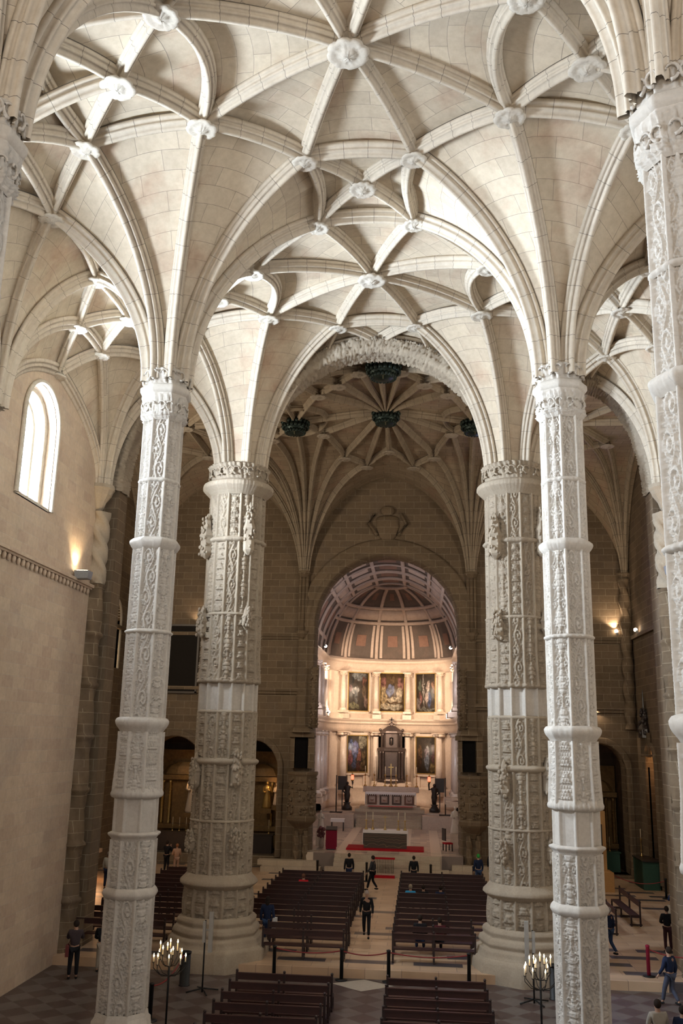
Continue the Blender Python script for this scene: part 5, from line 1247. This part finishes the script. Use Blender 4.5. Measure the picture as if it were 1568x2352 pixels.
# stanchions and ropes
M_rope = plain('red_rope', (.28, .03, .03), .7)
def stanchion(x, y, z, label, red=False):
    t = thing('rope_stanchion', label, 'stanchion', (x, y, z), group='rope stanchions')
    b = MB(); b.lathe((0, 0, 0), [(.22, 0), (.22, .02), (.06, .05)], 16); b.build('foot', M_iron, t)
    b = MB(); b.lathe((0, 0, .04), [(.065, 0), (.065, .92), (.075, .93), (.075, .98), (.03, 1.0)], 12); b.build('post', M_lect if red else M_iron, t)
def rope(p, q, label, sag=.3):
    b = MB(); b.tube([(lerp(p[0], q[0], k/14), lerp(p[1], q[1], k/14), lerp(p[2], q[2], k/14)-sag*4*(k/14)*(1-k/14)) for k in range(15)], .022, 6)
    tag(b.build('barrier_rope', M_rope), label, 'rope', 'red barrier ropes')
SX = [(-5.15, 34.85), (-2.75, 34.8), (-1.1, 34.85), (1.7, 34.9)]
for (x, y), w_ in zip(SX, ('beside the left pillar', 'left of the central path', 'right of the central path', 'beside the right pillar')): stanchion(x, y, 0, 'black rope stanchion at the step, '+w_)
for a, c, w_ in zip(SX[:-1], SX[1:], ('left', 'middle', 'right')): rope((a[0], a[1], .95), (c[0], c[1], .95), 'dark red rope across the %s gap at the crossing step' % w_, .12)
stanchion(8.04, 35.9, .3, 'stanchion wrapped in red rope on the right platform', True); stanchion(13.0, 53.0, .3, 'black stanchion far right near the fluted pier'); stanchion(-7.97, 29.2, 0, 'black stanchion just right of the left column base')
rope((13.0, 53.0, 1.2), (10.6, 55.0, 1.2), 'thin red rope far right beside the wooden organ case', .3); rope((8.04, 35.9, 1.2), (10.2, 35.5, 1.2), 'red rope running right from the red stanchion', .2); rope((-7.97, 29.2, .95), (-7.95, 32.95, 1.0), 'red rope between the black bin and the near stanchion', .25)
for x, y, w_ in ((-5.9, 55.6, 'left of the front pews'), (-3.05, 55.4, 'right of the front left pews'), (.6, 55.4, 'behind the front right pews'), (3.0, 55.2, 'beside the right pulpit')): stanchion(x, y, .3, 'thin black post before the sanctuary, '+w_)
def bin_(x, y, label):
    t = thing('cylinder_bin', label, 'bin', (x, y, 0)); b = MB(); b.lathe((0, 0, 0), [(.19, 0), (.19, .02), (.17, .03), (.17, 1.0)], 20); b.build('body', M_iron, t)
    b = MB(); b.lathe((0, 0, 1.0), [(.19, 0), (.19, .06), (.1, .08)], 20); b.build('rim', M_iron, t)
bin_(-7.95, 33.2, 'black cylindrical bin at the foot of the left crossing pillar'); bin_(4.45, 33.6, 'black cylindrical bin beside the right candle stand, mostly hidden')
def speaker(x, y, s, label):
    t = thing('column_speaker', label, 'loudspeaker', (x, y, 0))
    b = MB(); b.tube([(0, 0, 0), (0, 0, 2.2)], .028, 8); b.build('pole', M_iron, t)
    b = MB()
    for a in (.5, 2.07, 3.64, 5.2): b.tube([(0, 0, .12), (.55*cos(a), .55*sin(a), .03)], .025, 6)
    b.build('tripod_foot', M_iron, t)
    b = MB(); b.box((-.02*s, -.06, 1.85), (.09, .1, .65)); b.build('short_speaker', M_grey, t)
    b = MB(); b.box((.2*s, -.04, 1.85), (.13, .12, 1.25)); b.box((.1*s, 0, 1.9), (.2, .05, .05)); b.build('long_speaker', M_grey, t)
M_grey = plain('pale_speaker', (.40, .39, .36), .5)
speaker(-7.17, 32.5, 1, 'slim pale column speakers on a tripod before the left pillar'); speaker(3.7, 33.0, -1, 'slim pale column speakers on a tripod before the right pillar')
# candle stands
M_flame = plain('flame', (1, .8, .5), .5, emis=(1, .72, .38), es=25, var=0)
def candle_stand(x, y, label, seed):
    rr = random.Random(seed); t = thing('candle_stand', label, 'candle stand', (x, y, 0))
    b = MB(); b.tube([(0, 0, .05), (0, 0, 2.0)], .03, 8); b.lathe((0, 0, 0), [(.25, 0), (.22, .04), (.05, .1)], 12); b.build('pole', M_iron, t)
    spots = [(.46*cos(2*PI*k/8+.2), .46*sin(2*PI*k/8+.2), 1.75+.0*k) for k in range(8)]+[(.3*cos(2*PI*k/6), .3*sin(2*PI*k/6), 2.0) for k in range(6)]+[(0, 0, 2.12)]
    b = MB()
    for (a, c, z) in spots: b.tube([(0, 0, z-.35), (a*.6, c*.6, z-.3), (a, c, z-.12), (a, c, z)], .012, 6); b.lathe((a, c, z), [(.01, 0), (.04, .02), (.04, .03)], 8)
    b.build('arms', M_iron, t)
    for (a, c, z) in spots:
        h = rr.uniform(.12, .22); b = MB(); b.lathe((a, c, z+.02), [(.018, 0), (.018, h)], 8); cnd = b.build('candle', M_wax, t)
        if rr.random() < .9: b = MB(); b.lathe((a, c, z+.03+h), [(.004, 0), (.02, .03), (.016, .06), (.001, .11)], 8); b.build('flame', M_flame, cnd)
    point('candle_light', (x, y, 2.35), 14, (1, .6, .3), .25)
candle_stand(-7.3, 28.5, 'black wrought stand with lit candles just right of the left column', 1); candle_stand(3.42, 28.8, 'black wrought stand with lit candles in front of the right pillar', 2)
# portable organ
M_lwood = plain('light_oak', (.55, .30, .11), .5, var=.2)
t = thing('portable_organ', 'tall light-wood organ case with dark pipes behind the pale right column', 'organ', (10.0, 55.7, .3))
b = MB(); b.box((-.3, 0, 2.1), (1.4, 1.1, 4.2)); b.box((-.3, -.4, .5), (1.9, 1.4, 1.0)); b.build('case', M_lwood, t)
b = MB()
for k in range(9): b.tube([(-.9+k*.13, -.6, 1.5), (-.9+k*.13, -.6, 3.9-abs(k-4)*.1)], .05, 8)
b.build('pipes', M_iron, t)
b = MB(); b.box((-.35, 0, 5.2), (1.0, .9, 2.3)); b.build('upper_case', M_lwood, t)

# ------------------------------------------------------------------ people
MC = {}
def cmat(c):
    if c not in MC: MC[c] = plain('cloth_%d' % len(MC), c, .8, var=.25, scale=6)
    return MC[c]
SKIN = (.45, .27, .19)
def make_skin(name, chains, mat, parent, sub=1):
    """chains: list of [(pos, radius), ...]; a point that repeats an earlier one is shared; the first point is the root"""
    V = []; R = []; E = []; idx = {}
    for ch in chains:
        prev = None
        for p, r in ch:
            k = tuple(round(c, 4) for c in p)
            if k not in idx: idx[k] = len(V); V.append(p); R.append(r)
            i = idx[k]
            if prev is not None and prev != i: E.append((prev, i))
            prev = i
    me = bpy.data.meshes.new(name); me.from_pydata(V, E, []); me.materials.append(mat)
    o = link(bpy.data.objects.new(name, me), parent)
    md = o.modifiers.new('skin', 'SKIN'); md.use_smooth_shade = True
    bm_l = me.skin_vertices[0].data if len(me.skin_vertices) else None
    if bm_l is None:
        import bmesh
        bm = bmesh.new(); bm.from_mesh(me); ly = bm.verts.layers.skin.verify(); bm.verts.ensure_lookup_table()
        for i, v in enumerate(bm.verts): v[ly].radius = (R[i] if isinstance(R[i], tuple) else (R[i], R[i])); v[ly].use_root = (i == 0)
        bm.to_mesh(me); bm.free()
    else:
        for i, d in enumerate(bm_l): d.radius = R[i] if isinstance(R[i], tuple) else (R[i], R[i]); d.use_root = (i == 0)
    s = o.modifiers.new('sub', 'SUBSURF'); s.levels = sub; s.render_levels = sub
    return o
def person(label, x, y, z, face, top, legs, pose='stand', h=1.72, hair=(.03, .02, .015), bag=None, long=False, skin=SKIN, hood=None, shoes=(.02, .02, .02)):
    t = thing('person', label, 'person', (x, y, z), face); k = h/1.72
    def q(*a): return (a[0]*k, a[1]*k, a[2]*k)
    dz = 0
    if pose == 'sit':
        pel = q(0, 0, .55); dz = -.42; HP = {s: q(s*.10, .02, .53) for s in (-1, 1)}; KN = {s: q(s*.13, .42, .54) for s in (-1, 1)}; AN = {s: q(s*.13, .42, .10) for s in (-1, 1)}
    elif pose == 'walk':
        pel = q(0, 0, .95); HP = {s: q(s*.09, 0, .90) for s in (-1, 1)}; KN = {-1: q(-.1, .16, .50), 1: q(.1, .02, .49)}; AN = {-1: q(-.1, .26, .09), 1: q(.1, -.24, .14)}
    else:
        pel = q(0, 0, .95); HP = {s: q(s*.09, 0, .90) for s in (-1, 1)}; KN = {s: q(s*.105, .02, .49) for s in (-1, 1)}; AN = {s: q(s*.115, 0, .08) for s in (-1, 1)}
    def u(a, b_, c): return q(a, b_+(.02 if pose == 'sit' else 0), c+dz)
    waist, chest, nk, hb, ht = u(0, 0, 1.1), u(0, .0, 1.33), u(0, 0, 1.49), u(0, .01, 1.58), u(0, .01, 1.665)
    SH = {s: u(s*.19, 0, 1.41) for s in (-1, 1)}
    if pose == 'camera': EL = {s: u(s*.24, .12, 1.18) for s in (-1, 1)}; WR = {s: u(s*.08, .27, 1.40) for s in (-1, 1)}
    elif pose == 'fold' or pose == 'sit': EL = {s: u(s*.25, .06, 1.13) for s in (-1, 1)}; WR = {s: u(s*.07, .28, 1.08) for s in (-1, 1)}
    elif pose == 'walk': EL = {s: u(s*.24, -.05*s, 1.14) for s in (-1, 1)}; WR = {s: u(s*.25, .12-.1*s, .92) for s in (-1, 1)}
    else: EL = {s: u(s*.24, -.02, 1.13) for s in (-1, 1)}; WR = {s: u(s*.25, .05, .89) for s in (-1, 1)}
    ch = [[(pel, (.13*k, .10*k)), (waist, (.12*k, .09*k)), (chest, (.14*k, .10*k)), (nk, .055*k), (hb, (.07*k, .08*k)), (ht, (.075*k, .09*k)), (u(0, .0, 1.73), .05*k)], [(hb, .07*k), (u(0, .105, 1.60), .018*k)]]
    for s in (-1, 1):
        d = (Vector(WR[s])-Vector(EL[s])).normalized(); side = Vector((s, 0, 0)); inn = -side
        hand = Vector(WR[s])+d*.08*k
        ch.append([(chest, (.14*k, .10*k)), (SH[s], .06*k), (EL[s], .042*k), (WR[s], .028*k), (tuple(hand), (.036*k, .022*k))])
        lat = d.cross(side).normalized()
        for i, (o_, l) in enumerate(((-.03, .065), (-.01, .078), (.01, .075), (.03, .058))):
            a = hand+d*.035*k+lat*o_*k; b_ = a+d*l*.55*k+inn*.004*k; c_ = b_+d*l*.4*k+inn*.02*k
            ch.append([(tuple(hand), .022*k), (tuple(a), .010*k), (tuple(b_), .009*k), (tuple(c_), .008*k)])
        a = Vector(WR[s])+d*.035*k+lat*-.04*k+inn*.01*k; ch.append([(tuple(hand), .022*k), (tuple(a), .012*k), (tuple(a+d*.045*k+lat*-.012*k), .009*k)])
        ch.append([(pel, (.13*k, .10*k)), (HP[s], .085*k), (KN[s], .058*k), (AN[s], .036*k), (tuple(Vector(AN[s])+Vector((0, .12*k, -.04*k))), (.036*k, .025*k))])
    make_skin('body', ch, cmat(skin), t)
    jk = [[(pel, (.165*k, .125*k)), (waist, (.155*k, .12*k)), (chest, (.175*k, .13*k)), (u(0, -.01, 1.46), .075*k)]]
    for s in (-1, 1): jk.append([(chest, (.175*k, .13*k)), (SH[s], .082*k), (EL[s], .062*k), (WR[s], .045*k)])
    if long: jk.append([(pel, (.165*k, .125*k)), (q(0, 0, .62), (.19*k, .14*k)), (q(0, 0, .45), (.2*k, .15*k))])
    make_skin('jacket', jk, cmat(top), t)
    tr = []
    for s in (-1, 1): tr.append([(pel, (.145*k, .115*k)), (HP[s], .102*k), (KN[s], .075*k), (tuple(lerp(Vector(KN[s]), Vector(AN[s]), .93)), .058*k)])
    make_skin('trousers', tr, cmat(legs), t)
    for s in (-1, 1):
        b = MB(); b.ball((AN[s][0], AN[s][1]+.06*k, AN[s][2]-.035*k), .05*k, 10, 6, (.9, 2.5, .9)); b.build('shoe', cmat(shoes), t)
    b = MB(); hc = u(0, -.018, 1.655); b.ball(hc, .105*k, 14, 9, (.88, 1.0, 1.08))
    if long and hood is None: b.ball(u(0, -.06, 1.56), .09*k, 10, 7, (1, .7, 1.5))
    b.build('hair' if hood is None else 'hood', cmat(hood or hair), t)
    if bag: b = MB(); b.box(u(bag[0], bag[1], .85), (.12, .28, .36)); b.tube([u(bag[0], bag[1], 1.0), u(0, 0, 1.48)], .015, 6); b.build('bag', cmat(bag[2]), t)
    return t
BK = (.015, .015, .018); NV = (.02, .03, .07); JN = (.04, .07, .15)
P_ = person
P_('person in a dark top and black trousers looking up beside the left wall', -11.9, 33.3, 0, .3, (.06, .045, .05), BK, 'camera', 1.85, bag=(-.22, .0, (.18, .05, .05)))
P_('person in a dark jacket and beige trousers beyond the end of the left wall', -13.6, 38.8, .3, -.5, BK, (.22, .19, .15), 'camera')
P_('person in jeans right behind the dark-jacketed one at the wall end', -14.15, 39.8, .3, -.3, NV, JN, 'stand', 1.78)
P_('person in a long dark coat and blue jeans near the left transept', -17.6, 49.3, .3, .2, BK, JN, 'stand', 1.72, long=True)
P_('person in a white shirt and dark trousers half behind the left column', -16.3, 49.6, .3, -.2, (.6, .58, .52), NV, 'stand', 1.82, hair=(.25, .2, .17))
P_('person in a black jacket and beige trousers at the step beside the left column', -11.3, 34.4, 0, .2, BK, (.36, .31, .25), 'fold', 1.7)
P_('person in a long navy coat with a white bag against the left pillar', -5.95, 38.0, .3, -.1, NV, JN, 'stand', 1.8, long=True, bag=(.3, 0, (.7, .7, .7)))
P_('person in black walking down the central path toward the camera', -2.2, 40.4, .3, PI, BK, BK, 'walk', 1.78, hair=(.45, .38, .34), hood=None)
P_('person in dark clothes standing by the inner end of the front left pew', -3.9, 53.2, .3, .3, BK, NV, 'stand', 1.72)
P_('person in grey walking across the central path near the sanctuary steps', -2.55, 52.2, .3, 1.3, (.05, .05, .055), BK, 'walk', 1.75)
P_('person in black standing in front of the right block of pews', -.35, 53.5, .3, .1, BK, BK, 'stand', 1.65)
P_('person in a green hood with a dark coat by the right pulpit', 3.2, 54.0, .3, .4, NV, JN, 'stand', 1.8, hood=(.05, .42, .08))
P_('person in a black jacket and cap left of the right crossing pillar', 4.1, 55.8, .3, -.3, BK, BK, 'stand', 1.8)
def pw(i, right=False): return (51.9-1.3*i if right else 51.4-1.27*i)+.2
P_('seated person in a red jacket in the left block of pews', -5.75, pw(3), .32, 0, (.6, .02, .03), BK, 'sit', hair=(.18, .08, .05))
P_('seated person in a light blue jacket near the central path', -.45, pw(5, True), .32, 0, (.05, .42, .8), BK, 'sit', hair=(.35, .28, .2))
P_('seated person in black beside the one in light blue', .15, pw(5, True), .32, 0, BK, BK, 'sit')
P_('seated person in dark navy, second to the right of the light blue jacket', .95, pw(5, True), .32, 0, NV, BK, 'sit')
P_('left one of the couple seated near the back of the right block', .0, pw(11, True), .32, 0, BK, NV, 'sit', 1.78)
P_('right one of the couple in the right block, in a dark red top', .75, pw(11, True), .32, .2, (.10, .02, .025), BK, 'sit', 1.7)
P_('person in a blue jacket and pale cap striding past the pale right column', 7.3, 38.9, .3, .8, NV, JN, 'walk', 1.72, hood=(.4, .36, .34))
P_('person in a black coat seen from behind on the right platform', 9.75, 39.9, .3, .1, BK, (.05, .02, .025), 'fold', 1.68)
P_('grey-haired person with a beige bag at the right edge', 11.3, 44.6, .3, .3, NV, JN, 'camera', 1.75, hair=(.35, .33, .32), bag=(-.26, -.05, (.35, .28, .2)))
P_('person in a navy sweater near the lower right corner of the platform', 8.15, 33.4, .0, .6, NV, (.08, .09, .13), 'walk', 1.75)
P_('person in a pale top cut off by the bottom edge at the right', 6.15, 26.7, 0, .2, (.42, .38, .32), BK, 'fold', 1.78)
P_('dark-haired person in navy at the bottom right corner of the frame', 6.75, 26.6, 0, -.2, NV, BK, 'stand', 1.68)
P_('person in black with a raised arm beside the far left chapel', -14.9, 56.0, .3, -.4, BK, BK, 'camera', 1.75)
P_('person in a pale orange jacket next to the black-clad one, far left', -14.2, 55.6, .3, .5, (.5, .3, .2), (.4, .25, .18), 'fold', 1.65, hair=(.3, .12, .05))
